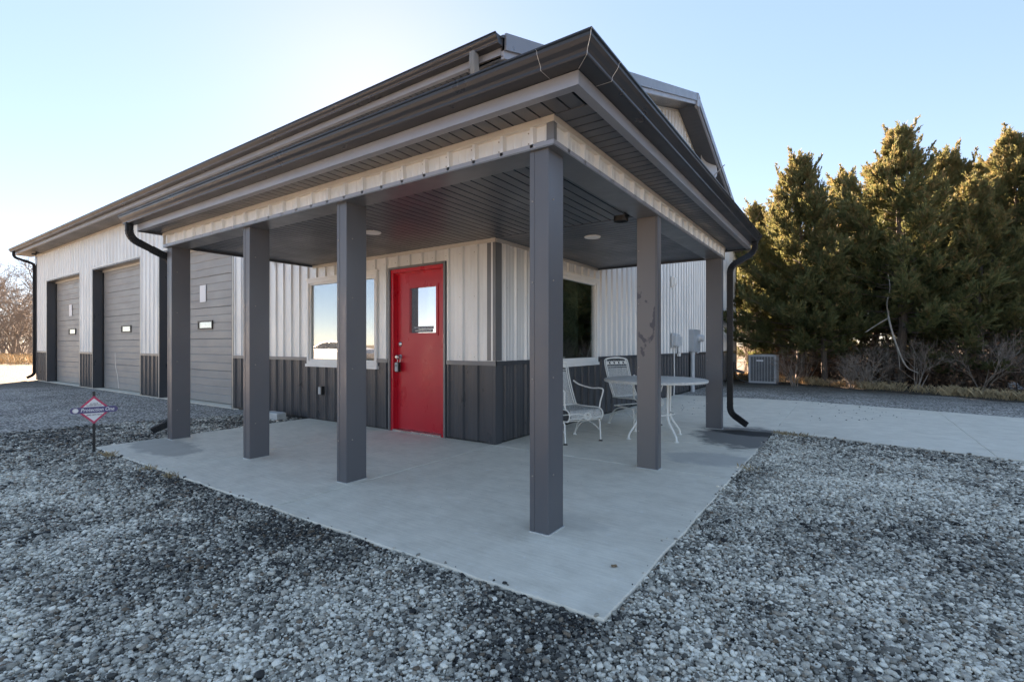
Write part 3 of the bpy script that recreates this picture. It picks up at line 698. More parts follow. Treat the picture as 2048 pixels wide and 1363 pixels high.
# ------------------------------------------------------------ small fixtures
for k, (x, y, w) in enumerate(((-2.458, 5.212, 'right of the house corner'), (-4.366, 3.626, 'in front of the red door'))):
    o = empty('recessed_light', (x, y, CZ-.012), 'round white recessed ceiling light %s' % w, 'ceiling light', 'recessed lights in the porch ceiling')
    MB().torus((x, y, CZ-.004), .085, .010, (0, 0, 1), 24, 6).build('trim_ring', M['white'], o, True)
    MB().lathe([(.001, -.002), (.082, -.002), (.082, -.010), (.06, -.014), (.001, -.016)], 24, (x, y, CZ)).build('lens', M['ltwhite'], o, True)
def camera_box(name, loc, label, dx, dy):
    o = empty(name, loc, label, 'security light'); x, y, z = loc
    MB().lathe([(.001, 0), (.05, 0), (.05, -.02), (.02, -.03), (.001, -.03)], 14, (x, y, z)).build('base', M['blackp'], o)
    for s in (-1, 1):
        c = Vector((x+dx+s*.07*dy, y+dy-s*.07*dx, z-.065)); 
        MB().bbox(c.x-.055, c.x+.055, c.y-.055, c.y+.055, z-.095, z-.045, .02).build('lamp_head', M['blackp'], o)
        MB().bbox(c.x-.03, c.x+.03, c.y-.03, c.y+.03, z-.098, z-.0945, .01).build('lamp_lens', M['ac_dark'], o)
        MB().tube([(x, y, z-.025), tuple(c)], .012, 6).build('arm', M['blackp'], o)
    return o
camera_box('security_light', (-1.72, 4.45, CZ), 'black twin head security light beside the smudged porch post', -.06, -.06)
camera_box('security_light', (-21.9, 4.50, EZ), 'small black security light under the far left eave', 0, -.08)
MB().tube(bez([(-1.60, 4.80, CZ), (-1.60, 4.80, CZ-.05), (-1.585, 4.795, CZ-.09), (-1.575, 4.79, CZ-.14)], 4), [.002]*9+[.006]*4, 6).build('loose_wire', M['paper'], label='loose white wire end dangling from the porch ceiling', cat='wire')
ot = empty('outlet_box', (-6.716, Y0-.02, .40), 'black weatherproof outlet box on the charcoal wainscot under the window', 'outlet')
MB().bbox(-6.76, -6.672, Y0-.075, Y0-.018, .40, .53, .008).build('cover', M['blackp'], ot)
MB().bbox(-6.752, -6.690, Y0-.079, Y0-.0755, .41, .52, .004).build('cover_plate', M['grey_box'], ot)
# telecom box, small box, meter on the gable wall
tb = empty('telecom_box', (X0+.02, 11.55, 1.13), 'rounded light grey telecom box with white cable on the gable wall', 'utility box')
MB().bbox(X0+.02, X0+.05, 11.40, 11.70, 1.10, 1.44, .01).build('back_plate', M['grey_box'], tb)
MB().loft([[(X0+.05+e, 11.55+(y-11.55)*k, 1.27+(z-1.27)*k) for y, z in ((11.42,1.16),(11.46,1.12),(11.64,1.12),(11.68,1.16),(11.68,1.38),(11.64,1.43),(11.46,1.43),(11.42,1.38))] for e, k in ((0, 1), (.07, 1), (.10, .9))]).build('cover', M['pvc'], tb)
MB().tube(bez([(X0+.06, 11.50, 1.12), (X0+.06, 11.50, .7), (X0+.055, 11.53, .3), (X0+.05, 11.50, -.02)], 6), .014, 6).build('cable', M['white'], tb)
t2 = empty('junction_box', (X0+.02, 11.95, 1.15), 'small pale junction box beside the telecom box', 'utility box')
MB().bbox(X0+.02, X0+.09, 11.87, 12.07, 1.15, 1.36, .01).build('cover', M['pvc'], t2)
MB().tube(bez([(X0+.05, 11.87, 1.2), (X0+.05, 11.78, 1.12), (X0+.05, 11.80, .98), (X0+.05, 11.84, .93)], 5), .010, 6).build('lead', M['blackp'], t2)
MB().bbox(X0+.03, X0+.10, 11.80, 11.92, .90, .97, .01).build('splice_cap', M['white'], t2)
mt_ = empty('electric_meter', (X0+.02, 13.15, -.04), 'grey electric meter cabinet with round glass meter and conduit to the ground', 'electric meter')
MB().bbox(X0+.02, X0+.16, 12.86, 13.50, 1.0, 1.56, .006).build('cabinet', M['grey_box'], mt_)
MB().lathe([(.001, 0), (.105, 0), (.105, .05), (.09, .06), (.085, .13), (.07, .145), (.001, .147)], 20, (X0+.16, 13.28, 1.34), 'x').build('meter', M['pvc'], mt_, True)
MB().tube([(X0+.09, 12.98, 1.0), (X0+.09, 12.98, -.05)], .055, 14).build('conduit', M['pvc'], mt_, True)
MB().tube([(X0+.09, 12.98, .985), (X0+.09, 12.98, .93)], .064, 14).build('conduit_collar', M['pvc'], mt_, True)
MB().bbox(X0+.02, X0+.07, 13.62, 13.70, .94, .99, .01).build('ground_clamp', M['pvc'], mt_)
wl = empty('wall_light', (X0+.02, 11.45, 2.50), 'small white wall light high on the ribbed gable wall', 'wall light')
MB().bbox(X0+.02, X0+.05, 11.40, 11.50, 2.50, 2.74, .01).build('back_plate', M['white'], wl)
MB().loft([[(X0+.05+e, 11.45+(y-11.45)*k, 2.62+(z-2.62)*k) for y, z in ((11.41,2.53),(11.49,2.53),(11.49,2.71),(11.41,2.71))] for e, k in ((0, 1), (.06, .95), (.09, .5))]).build('lens', M['ltwhite'], wl)
# dish on the gable
ds = empty('satellite_dish', (X0+.03, 13.95, 5.55), 'pale grey satellite dish mounted high on the gable under the rake', 'satellite dish')
ax = Vector((.9, -.35, .25)).normalized(); c0 = Vector((X0+.30, 13.85, 5.98)); a1 = ax.cross(Vector((0, 0, 1))).normalized(); a2 = a1.cross(ax)
rings = [[c0-ax*(.10*(1-k*k))+(a1*math.cos(q)*.33+a2*math.sin(q)*.40)*k for q in [2*math.pi*j/24 for j in range(24)]] for k in (.02, .35, .7, 1)]
MB().loft(rings+[[p-ax*.012 for p in r] for r in rings[::-1]]).build('reflector', M['ac'], ds, True)
MB().tube([(X0+.02, 13.95, 5.6), (X0+.14, 13.92, 5.7), tuple(c0-ax*.1)], .022, 8).build('mast', M['grey_box'], ds)
MB().tube([tuple(c0-a2*.38), tuple(c0+ax*.40-a2*.25)], .012, 6).build('feed_arm', M['grey_box'], ds)
# disconnect and line set, AC
dc = empty('disconnect_box', (X0+.03, 18.6, .55), 'grey electrical disconnect box on the dark wainscot by the far corner', 'utility box')
MB().bbox(X0+.02, X0+.12, 18.5, 18.72, .58, .86, .01).build('cabinet', M['grey_box'], dc)
MB().tube(bez([(X0+.08, 18.6, .58), (X0+.08, 18.55, .35), (X0+.20, 18.3, .12), (X0+.5, 17.6, .0), (X0+1.0, 17.2, .02)], 5), .014, 6).build('whip', M['pvc'], dc)
MB().tube([(X0+.10, 18.5, .30), (X0+.42, 18.2, .24)], .05, 10).build('pipe_insulation', M['pvc'], dc)
ac = empty('air_conditioner', (-2.2, 16.95, GZ), 'light grey outdoor air conditioner unit on a dark pad by the trees', 'air conditioner')
x0, x1, y0, y1 = -2.62, -1.86, 16.62, 17.38; zb = .02; zt = .86
MB().box(x0-.08, x1+.08, y0-.08, y1+.08, GZ-.01, .015).build('pad', M['ac_dark'], ac)
MB().box(x0+.03, x1-.03, y0+.03, y1-.03, zb, zt-.02).build('coil', M['ac_dark'], ac)
for a, b_ in ((x0, y0), (x1, y0), (x0, y1), (x1, y1)):
    MB().bbox(a-(.0 if a == x0 else .065), a+(.065 if a == x0 else 0), b_-(0 if b_ == y0 else .065), b_+(.065 if b_ == y0 else 0), zb, zt-.045, .02).build('corner_post', M['ac'], ac)
MB().bbox(x0-.004, x1+.004, y0-.004, y1+.004, zt-.05, zt, .03).build('top_cover', M['ac'], ac)
MB().bbox(x0-.002, x1+.002, y0-.002, y1+.002, zb-.004, zb+.05, .03).build('base_pan', M['ac'], ac)
for k in range(1, 8):
    x = x0+.065+(x1-x0-.13)*k/8; MB().box(x-.006, x+.006, y0+.006, y0+.016, zb+.05, zt-.05).build('louver_bar', M['ac'], ac)
    y = y0+.065+(y1-y0-.13)*k/8; MB().box(x1-.016, x1-.006, y-.006, y+.006, zb+.05, zt-.05).build('louver_bar', M['ac'], ac)
for k in range(22):
    z = zb+.07+k*.033; MB().box(x0+.065, x1-.065, y0+.012, y0+.020, z, z+.008).build('louver_slat', M['grey_box'], ac)
MB().bbox(x0+.23, x0+.42, y0-.004, y0+.008, zt-.19, zt-.145, .002).build('name_plate', M['paper'], ac)
MB().torus(((x0+x1)/2, (y0+y1)/2, zt+.006), .28, .012, (0, 0, 1), 28, 6).build('fan_guard', M['grey_box'], ac)
# icicles at the porch edge
ic = empty('icicles', (-7.0, 4.02, CZ-.17), 'small cluster of icicles hanging from the porch ceiling edge', 'icicles')
for k, (dy, l, w) in enumerate(((0, .05, .008), (.03, .10, .009), (.055, .14, .010), (.09, .06, .008), (.12, .04, .007))):
    MB().tube([(-6.995, 3.98+dy, CZ-.028), (-6.995, 3.98+dy, CZ-.03-l*.5), (-6.995, 3.98+dy, CZ-.03-l)], [w, w*.6, .001], 6).build('icicle', M['ice'], ic)
# loose block by the wall
bk = MB().loft([[(x+ox*k, y+oy*k, z) for ox, oy in ((-.21, -.075), (.21, -.075), (.21, .075), (-.21, .075))] for (x, y, z, k) in ((-7.62, 4.36, -.06, 1), (-7.62, 4.36, .075, 1), (-7.615, 4.365, .09, .93))])
bk.build('concrete_block', M['block'], label='pale concrete block lying on the gravel against the wainscot', cat='block')

# ------------------------------------------------------------ yard sign
sg = empty('yard_sign', (-6.83, 1.86, GZ), 'diamond yard sign with pink border and Protection One band on a black stake', 'sign')
cx_, cy_ = -6.83, 1.86; fa = math.atan2(cx_, -cy_)      # faces the camera
rz = math.atan2(0-cx_, -(0-cy_)*-1) if False else math.atan2(-cx_, cy_)
rot = Matrix.Rotation(rz, 4, 'Z')
def sgn(mb, nm, mt):                                      # local: x right, -y to the viewer
    for i, p in enumerate(mb.v):
        q = rot @ Vector(p); mb.v[i] = (q.x+cx_, q.y+cy_, q.z)
    return mb.build(nm, M[mt], sg)
def xz(poly, y0, y1): return MB().loft([[(x, y, z) for x, z in poly] for y in (y0, y1)])
zc = .455
dia = lambda r: [(0, zc-r), (r*.985, zc), (0, zc+r), (-r*.985, zc)]
sgn(MB().box(-.012, .012, .0, .008, GZ-.12, .655), 'stake', 'spout')
sgn(xz(dia(.152), -.006, -.001), 'border', 'magenta'); sgn(xz(dia(.125), -.0085, -.0062), 'face', 'paper')
pill = [(-.165+.033*math.cos(R(a)), zc+.033*math.sin(R(a))) for a in range(90, 271, 20)]+[(.172+.033*math.cos(R(a)), zc+.033*math.sin(R(a))) for a in range(-90, 91, 20)]
sgn(xz(pill, -.0115, -.009), 'band', 'violet')
sgn(xz([(-.152+.025*math.cos(R(a)), zc+.025*math.sin(R(a))) for a in range(0, 360, 20)], -.0135, -.0118), 'emblem_ring', 'galv')
sgn(xz([(-.146+.017*math.cos(R(a)), zc+.017*math.sin(R(a))) for a in range(0, 360, 20)], -.0155, -.0138), 'emblem_disc', 'paper')
for s_, sz, x_, z_, sh, kx, mt in (('Protection One', .054, .030, zc+.001, .25, .82, 'paper'), ('24 HOUR', .017, 0, zc+.068, 0, 1, 'ink'), ('ALARM SERVICES', .017, 0, zc+.050, 0, 1, 'ink'), ('(800) GET-HELP', .019, 0, zc-.054, .2, 1, 'ink')):
    q = rot @ Vector((x_, -.0125 if mt == 'paper' else -.0095, z_))
    text(s_, sz, M[mt], 'lettering', sg, (q.x+cx_, q.y+cy_, q.z), (R(90), 0, rz), sh, kx, .0012)
# ------------------------------------------------------------ garden table and spring chairs
tx, ty = -2.06, 6.20
tab = empty('garden_table', (tx, ty, 0), 'round cream metal garden table behind the smudged porch post', 'table')
MB().lathe([(.001, .735), (.618, .735), (.635, .728), (.638, .715), (.632, .700), (.622, .698), (.622, .722), (.001, .722)], 56, (tx, ty, 0)).build('tabletop', pmat('mesh_tabletop', (.58, .57, .53), .6, 0, .12, 30, None, (420, .5, .003), dirt=.3), tab, True)
MB().torus((tx, ty, .738), .026, .005, (0, 0, 1), 16, 6).build('umbrella_hole', M['blackp'], tab)
for k in range(4):
    q = R(45+90*k+12); c, s = math.cos(q), math.sin(q)
    path = [(tx+c*r, ty+s*r, z) for r, z in ((.25, .715), (.245, .5), (.24, .32), (.265, .22), (.36, .10), (.395, .05), (.40, .006))]
    lg = MB().tube(bez(path, 5), .0135, 8).build('leg', M['wicker'], tab, True)
    MB().lathe([(.001, 0), (.030, 0), (.030, .006), (.012, .014), (.001, .014)], 12, (tx+c*.40, ty+s*.40, 0)).build('foot', M['wicker'], lg)
MB().torus((tx, ty, .30), .235, .009, (0, 0, 1), 28, 6).build('leg_ring', M['wicker'], tab)
def lattice(P, w, h, sp=.016, wd=.0026):                  # expanded-metal mesh on the surface P(s, t), s in 0..w, t in 0..h
    mb = MB(); step = .02
    for sgn_ in (1, -1):
        k0 = -h if sgn_ == 1 else 0; k1 = w if sgn_ == 1 else w+h
        for c in np.arange(k0, k1, sp):
            line = []; t = 0
            while t <= h+1e-6:
                s = c+t if sgn_ == 1 else c-t
                if -1e-6 <= s <= w+1e-6: line.append((s, t))
                t += step
            if len(line) < 2: continue
            v = []
            for s, t in line: v += [P(s-wd, t), P(s+wd, t)]
            mb.add(v, [(2*i, 2*i+1, 2*i+3, 2*i+2) for i in range(len(line)-1)])
    return mb
def make_chair():
    o = empty('spring_chair', (0, 0, 0)); W = 'wicker'
    wb = .235
    def back(s, t):                                       # t 0 at the seat, 1 at the top
        z = .40+.52*t; x = -.23-.20*t-.02*math.sin(math.pi*t); return (x, s, z)
    fr = MB()
    for e in (0, .028):
        path = [back(-wb+e, t) for t in (0, .25, .5, .75, .95)]+[back(-wb*.85+e, 1.06), back(0, 1.10-e*.6), back(wb*.85-e, 1.06)]+[back(wb-e, t) for t in (.95, .75, .5, .25, 0)]
        fr.tube(bez(path, 4), .0085, 6)
    fr.build('back_frame', M[W], o, True)
    lattice(lambda s, t: back(s-.205, t/.45), .41, .372).build('back_mesh', M[W], o)
    cr = MB()                                             # scrolled leaf panel in the crest
    cr.tube([back(-.21, .84), back(.21, .84)], .006, 6)
    for k in range(-4, 5):
        c = Vector(back(k*.046, .945)); cr.torus(c, .026, .0055, (1, 0, .3), 12, 5)
        if k % 2 == 0:
            v = [c+Vector((0, .034*math.cos(a), .022*math.sin(a)+.006*math.cos(2*a))) for a in [2*math.pi*j/8 for j in range(8)]]; cr.add(v, [tuple(range(8))])
    cr.build('crest_scroll', M[W], o)
    sf = MB()
    for y in (-.245, .245):
        sf.tube(bez([(-.235, y, .40), (-.1, y, .395), (.15, y, .405), (.245, y, .395), (.285, y, .345), (.262, y, .285), (.20, y, .265), (-.2, y, .275)], 5), .0085, 6)
    for x, z in ((-.235, .40), (.275, .30), (-.2, .275), (.2, .265)): sf.tube([(x, -.245, z), (x, .245, z)], .0075, 6)
    sf.build('seat_frame', M[W], o, True)
    def seat(s, t):
        x = -.235+t
        if x < .235: return (x, s-.235, .398)
        q = min((x-.235)/.06, 1.9); return (.235+.05*math.sin(q), s-.235, .398-.06*(1-math.cos(q))-.02*max(0, q-1.2))
    lattice(seat, .47, .58).build('seat_mesh', M[W], o)
    rg = MB(); rg.torus((.288, 0, .325), .040, .006, (1, 0, 0), 18, 6); rg.torus((.300, .012, .325), .040, .006, (1, 0, 0), 18, 6); rg.build('apron_ring', M[W], o, True)
    for y in (-.262, .262):
        MB().tube(bez([(-.315, y*.97, .70), (-.22, y*1.05, .655), (0, y*1.12, .625), (.16, y*1.12, .635), (.235, y*1.10, .625), (.24, y*1.08, .585), (.215, y*1.02, .48), (.215, y*.96, .40)], 5), .0095, 6).build('arm', M[W], o, True)
        lg = MB().tube(bez([(-.30, y, .012), (-.25, y, .13), (-.15, y, .225), (-.02, y, .258), (.15, y, .262), (.205, y, .24), (.215, y, .15), (.225, y, .012)], 5), .0095, 6)
        lg = lg.build('leg', M[W], o, True)
        MB().tube(bez([(-.295, y, .02), (-.2, y, .14), (-.06, y, .205), (.08, y, .195), (.215, y, .13)], 5), .0075, 6).build('brace', M[W], lg, True)
        for x in (-.30, .225): MB().lathe([(.001, 0), (.028, 0), (.026, .006), (.010, .016), (.001, .016)], 10, (x, y, 0)).build('foot', M['rubber'] if x > 0 else M[W], lg)
    return o
ch = make_chair(); ch2 = copy_tree(ch)
ch.location = (-2.83, 5.42, 0); ch.rotation_euler.z = R(-26)
tag(ch, 'cream wrought iron spring chair in front of the wall next to the corner post', 'chair', 'garden chairs on the porch')
ch2.location = (-2.60, 7.0, 0); ch2.rotation_euler.z = R(-25)
tag(ch2, 'cream wrought iron spring chair behind the round garden table', 'chair', 'garden chairs on the porch')

# ------------------------------------------------------------ car behind the camera's left shoulder, seen mirrored in the window
def make_car(loc, rz, label):
    o = empty('parked_car', (0, 0, 0), label, 'car')
    prof = [(-2.25, .42), (-2.3, .62), (-2.15, .86), (-1.3, .95), (-.55, 1.36), (.1, 1.45), (.8, 1.40), (1.5, 1.02), (2.15, .93), (2.3, .7), (2.25, .40), (1.75, .32)]
    arch = lambda c: [(c+.36*math.cos(R(a)), .33+.36*math.sin(R(a))) for a in range(10, 171, 20)]
    low = [(1.8, .30)]+arch(1.4)+[(.9, .28), (-.9, .28)]+arch(-1.4)+[(-1.8, .30)]
    ring = prof[:-1]+low
    def sec(y, k): return [(x, y*(1 if z < .95 else 1-.28*(z-.95)/.5)*k, z) for x, z in ring]
    MB().loft([sec(-.88, 1), sec(-.80, 1), sec(.80, 1), sec(.88, 1)]).build('body', M['carwhite'], o)
    for s in (-1, 1):
        for w in ([(-1.15, .97), (-.5, 1.31), (-.02, 1.38), (-.02, .98)], [(.04, .98), (.04, 1.38), (.75, 1.33), (1.32, 1.0)]):
            MB().add([(x, s*(.895*(1-.28*(z-.95)/.5)), z) for x, z in w], [(0,1,2,3)]).build('window', M['carglass'], o)
        for x in (-1.4, 1.4):
            wh = MB().lathe([(.001, -.1), (.31, -.1), (.33, -.07), (.33, .07), (.31, .1), (.001, .1)], 20, (0, 0, 0), 'x')
            wh.v = [(x+p[1], s*.80+p[0], .33+p[2]) for p in wh.v]; w = wh.build('wheel', M['tire'], o)
            rm = MB().lathe([(.001, -.105), (.2, -.105), (.2, .105), (.001, .105)], 16, (0, 0, 0), 'x'); rm.v = [(x+p[1], s*.80+p[0], .33+p[2]) for p in rm.v]; rm.build('rim', M['steel'], w)
    o.location = loc; o.rotation_euler.z = rz; return o
make_car((-24.9, -8.8, GZ), R(-12), 'silver parked car mirrored in the front window')
c2 = make_car((-19.5, -10.2, GZ), R(-4), 'second silver parked car mirrored at the right edge of the front window')

# ------------------------------------------------------------ cedars
def leaf_mat():
    m, t, b, o = nodes('cedar_foliage')
    at = N(t, 'ShaderNodeVertexColor', layer_name='tint')
    oi = N(t, 'ShaderNodeObjectInfo')
    sep = N(t, 'ShaderNodeSeparateColor'); L(t, at.outputs[0], sep.inputs[0])
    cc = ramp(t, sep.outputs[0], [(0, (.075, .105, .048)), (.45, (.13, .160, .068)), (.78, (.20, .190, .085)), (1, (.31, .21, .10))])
    cc = mixc(t, math2(t, 'MULTIPLY', oi.outputs['Random'], .3), cc, (.14, .12, .05))
    L(t, cc, b.inputs['Base Color']); b.inputs['Roughness'].default_value = .7; b.inputs['Specular IOR Level'].default_value = .25
    tr = N(t, 'ShaderNodeBsdfTranslucent'); L(t, mixc(t, .3, cc, (.22, .20, .07)), tr.inputs[0])
    mx = N(t, 'ShaderNodeMixShader'); mx.inputs[0].default_value = .36; L(t, b.outputs[0], mx.inputs[1]); L(t, tr.outputs[0], mx.inputs[2]); L(t, mx.outputs[0], o.inputs[0])
    return m
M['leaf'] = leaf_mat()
def unit(a): return a/np.maximum(np.linalg.norm(a, axis=-1, keepdims=True), 1e-6)
def cedar_mesh(seed, H, Wd, base, nb=150, lean=.15):
    g = np.random.default_rng(seed); br = MB()
    trunk = [(lean*H*.12*(k/8)**2*math.cos(seed)+.04*g.normal(), .04*g.normal()+lean*.05*H*(k/8)**2, H*k/8*.97-.08) for k in range(9)]
    trunk[0] = (0, 0, -.1); T = np.array(trunk); rad = [.13*(1-.92*k/8)*(H/7)+.008 for k in range(9)]
    br.tube(bez(trunk, 3), list(np.interp(np.linspace(0, 8, 25), range(9), rad)), 8)
    C, A, S, K = [], [], [], []                           # spray positions, axes, lengths, tint
    for i in range(nb):
        f = (i+.5)/nb; z = base+(H*1.0-base)*f**.92
        hf = (z-base)/(H-base)
        env = Wd*(max(0, 1.0-hf)**1.1+.03)*(.45+.55*min(1, hf*7+.2))*g.choice([.55, .8, 1, 1.1, 1.4])*g.uniform(.85, 1.15)+.08
        az = i*2.399+g.uniform(-.5, .5)
        p0 = np.array([np.interp(z/H*8, range(9), T[:, k]) for k in range(3)]); p0[2] = z
        up = .25+.75*hf+g.uniform(-.15, .2)
        nseg = 6; pts = [p0]
        dirv = np.array([math.cos(az), math.sin(az), up-.35]); 
        for k in range(nseg):
            dv = unit(dirv+np.array([0, 0, .14*k*(.5+hf)])+g.normal(size=3)*.10); pts.append(pts[-1]+dv*env/nseg)
        pts = np.array(pts); br.tube([tuple(p) for p in pts], list(np.linspace(.022*(1-.7*hf), .004, nseg+1)), 4, False)
        tipd = unit(pts[-1]-pts[-2]+np.array([0, 0, .55+.5*hf]))          # flame-shaped plume at the branch end
        for u in range(9):
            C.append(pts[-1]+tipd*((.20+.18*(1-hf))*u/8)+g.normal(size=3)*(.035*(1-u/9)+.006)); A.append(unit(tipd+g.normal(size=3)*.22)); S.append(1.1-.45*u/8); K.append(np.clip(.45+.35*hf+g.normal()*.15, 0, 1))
        nsub = int(8+env*13)
        for j in range(nsub):
            q = g.uniform(.22, 1.02)**.8; q = min(q, 1); s = q*nseg; k = min(int(s), nseg-1); P = pts[k]+(pts[k+1]-pts[k])*(s-k)
            axd = unit(pts[min(k+1, nseg)]-pts[k]); side = unit(np.cross(axd, [0, 0, 1]))*g.choice([-1, 1])
            dv = unit(axd*.8+side*g.uniform(.1, 1.0)+np.array([0, 0, g.uniform(-.15, .75)])+g.normal(size=3)*.22)
            ln = (.16+.30*(1-q*.5)*min(1, env))*g.uniform(.6, 1.3)
            nsp = 4
            for u in range(nsp):
                C.append(P+dv*ln*(u+.6)/nsp+g.normal(size=3)*.025); A.append(unit(dv+np.array([0, 0, .3])+g.normal(size=3)*.22)); S.append(g.uniform(.75, 1.25))
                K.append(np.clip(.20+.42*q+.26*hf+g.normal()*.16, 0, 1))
    for i in range(26):                                   # long wispy spires standing out of the outline
        hf = g.uniform(.35, 1.0)**.7; az = g.uniform(0, 6.28); rad_ = Wd*(max(0, 1-hf)**.85)*g.uniform(.5, 1.0); z = base+(H-base)*hf
        P = np.array([np.interp(min(8, z/H*8), range(9), T[:, k]) for k in range(3)]); P = P+np.array([math.cos(az)*rad_, math.sin(az)*rad_, 0]); P[2] = z
        dv = unit(np.array([math.cos(az)*.45+.15, math.sin(az)*.45-.1, 1.0])); ln = g.uniform(.45, .95); m = 26
        for u in range(m):
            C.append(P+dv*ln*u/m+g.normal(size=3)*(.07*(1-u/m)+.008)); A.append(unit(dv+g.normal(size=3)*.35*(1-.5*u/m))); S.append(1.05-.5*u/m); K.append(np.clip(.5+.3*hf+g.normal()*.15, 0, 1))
    # leader tips
    for i in range(int(110)):
        hf = g.uniform(.86, 1.05); P = np.array([np.interp(min(8, hf*8), range(9), T[:, k]) for k in range(3)]); P[2] = H*hf
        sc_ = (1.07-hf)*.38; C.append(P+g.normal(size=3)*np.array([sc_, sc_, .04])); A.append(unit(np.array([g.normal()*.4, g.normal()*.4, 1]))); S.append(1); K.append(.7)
    C, A, S, K = map(np.array, (C, A, S, K)); n = len(C); per = 9
    B0 = unit(np.cross(A, g.normal(size=(n, 3)))); B1 = np.cross(A, B0)
    V = []; TT = []
    for k in range(per):
        ph = 2*math.pi*k/per+g.uniform(0, .8, (n, 1)); sp = g.uniform(.10, .60, (n, 1))
        d_ = unit(A+(B0*np.cos(ph)+B1*np.sin(ph))*sp); ln = (g.uniform(.08, .17, (n, 1))*S[:, None]); w = g.uniform(.009, .017, (n, 1))
        o_ = C+A*g.uniform(-.06, .05, (n, 1)); wv = unit(np.cross(d_, g.normal(size=(n, 3))))*w
        V.append(np.stack([o_-wv*.5, o_+d_*ln*.55-wv, o_+d_*ln, o_+d_*ln*.5+wv], 1)); TT.append(np.clip(K+g.normal(size=n)*.10, 0, 1))
    V = np.concatenate(V).reshape(-1, 3); TT = np.repeat(np.concatenate(TT), 4); nf = len(V)//4
    me = bpy.data.meshes.new('crown'); me.vertices.add(len(V)); me.vertices.foreach_set('co', V.ravel())
    me.loops.add(nf*4); me.loops.foreach_set('vertex_index', np.arange(nf*4)); me.polygons.add(nf)
    me.polygons.foreach_set('loop_start', np.arange(nf)*4); me.polygons.foreach_set('loop_total', np.full(nf, 4)); me.update()
    ca = me.color_attributes.new('tint', 'FLOAT_COLOR', 'POINT'); ca.data.foreach_set('color', np.stack([TT, TT, TT, np.ones_like(TT)], 1).ravel())
    me.materials.append(M['leaf'])
    # dead lower limbs
    for i in range(14):
        z = g.uniform(.5, max(base, 1.2)); az = g.uniform(0, 6.28); ln = g.uniform(.4, 1.2); p = np.array([0, 0, z]); pl = [tuple(p)]
        for k in range(4):
            p = p+np.array([math.cos(az), math.sin(az), g.uniform(-.3, .4)])*ln/4+g.normal(size=3)*.05; pl.append(tuple(p))
        br.tube(pl, [.016, .012, .009, .006, .003], 4, False)
    return br.mesh('trunk', M['bark'], True), me
def world_at(px, depth):                                  # ground point seen in column px at that distance along the view
    X = (px-1024)/987.4*depth; u = X*-math.sin(YAW)+depth*math.cos(YAW); v = X*math.cos(YAW)+depth*math.sin(YAW); return -u, v
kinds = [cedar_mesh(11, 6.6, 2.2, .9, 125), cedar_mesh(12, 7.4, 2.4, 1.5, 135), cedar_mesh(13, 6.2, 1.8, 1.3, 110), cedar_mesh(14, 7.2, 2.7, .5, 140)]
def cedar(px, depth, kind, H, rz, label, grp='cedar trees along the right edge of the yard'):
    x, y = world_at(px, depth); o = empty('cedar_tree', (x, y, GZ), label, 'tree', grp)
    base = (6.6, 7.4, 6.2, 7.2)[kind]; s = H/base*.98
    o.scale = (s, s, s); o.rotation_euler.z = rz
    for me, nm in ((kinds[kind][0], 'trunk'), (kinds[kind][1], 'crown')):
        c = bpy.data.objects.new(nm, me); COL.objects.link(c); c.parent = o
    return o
CED = [
 (1598, 15.6, 0, 7.0, .3, 'bronze green cedar rising just right of the air conditioner'),
 (1650, 14.6, 2, 4.6, 2.1, 'shorter cedar with a bare straight trunk right of the air conditioner'),
 (1690, 17.5, 2, 7.0, 4.0, 'slim cedar peak behind the bare trunk, lower than its neighbours'),
 (1800, 14.0, 1, 7.25, 1.2, 'tallest pointed cedar with a crooked trunk in the middle of the row'),
 (1750, 17.2, 3, 7.0, 5.0, 'wide cedar filling the gap behind the middle trunk'),
 (1950, 17.0, 1, 7.3, 0.2, 'cedar filling the gap behind the broad low one'),
 (1895, 15.8, 0, 7.2, 3.3, 'cedar between the tallest pointed one and the right edge'),
 (1955, 13.4, 3, 5.6, .9, 'broad low cedar with drooping boughs near the white plastic bag'),
 (2035, 15.0, 1, 7.5, 2.6, 'tall golden topped cedar at the right edge'),
 (1515, 19.5, 3, 6.6, 1.9, 'dark cedar behind the air conditioner and the wall corner'),
 (1560, 18.5, 1, 6.4, 3.9, 'dark cedar in the second row above the air conditioner'),
 (1850, 19.5, 2, 7.4, 2.0, 'second row cedar behind the tallest pointed one'),
 (1990, 18.5, 0, 7.6, 5.2, 'second row cedar behind the broad low one'),
 (2110, 13.6, 3, 6.3, 4.4, 'wide cedar cut off by the right edge'),
]
for c in CED: cedar(*c)
for k, (px, dp) in enumerate(((2300, 14), (2560, 13), (2950, 12.5), (3500, 12), (4300, 10.5), (5600, 9.0))):
    cedar(px, dp, k % 4, 7.2+.3*(k % 3), k*1.7, 'dark cedar beyond the right edge, mirrored in the right window, %s in that row' % ('first', 'second', 'third', 'fourth', 'fifth', 'sixth')[k])
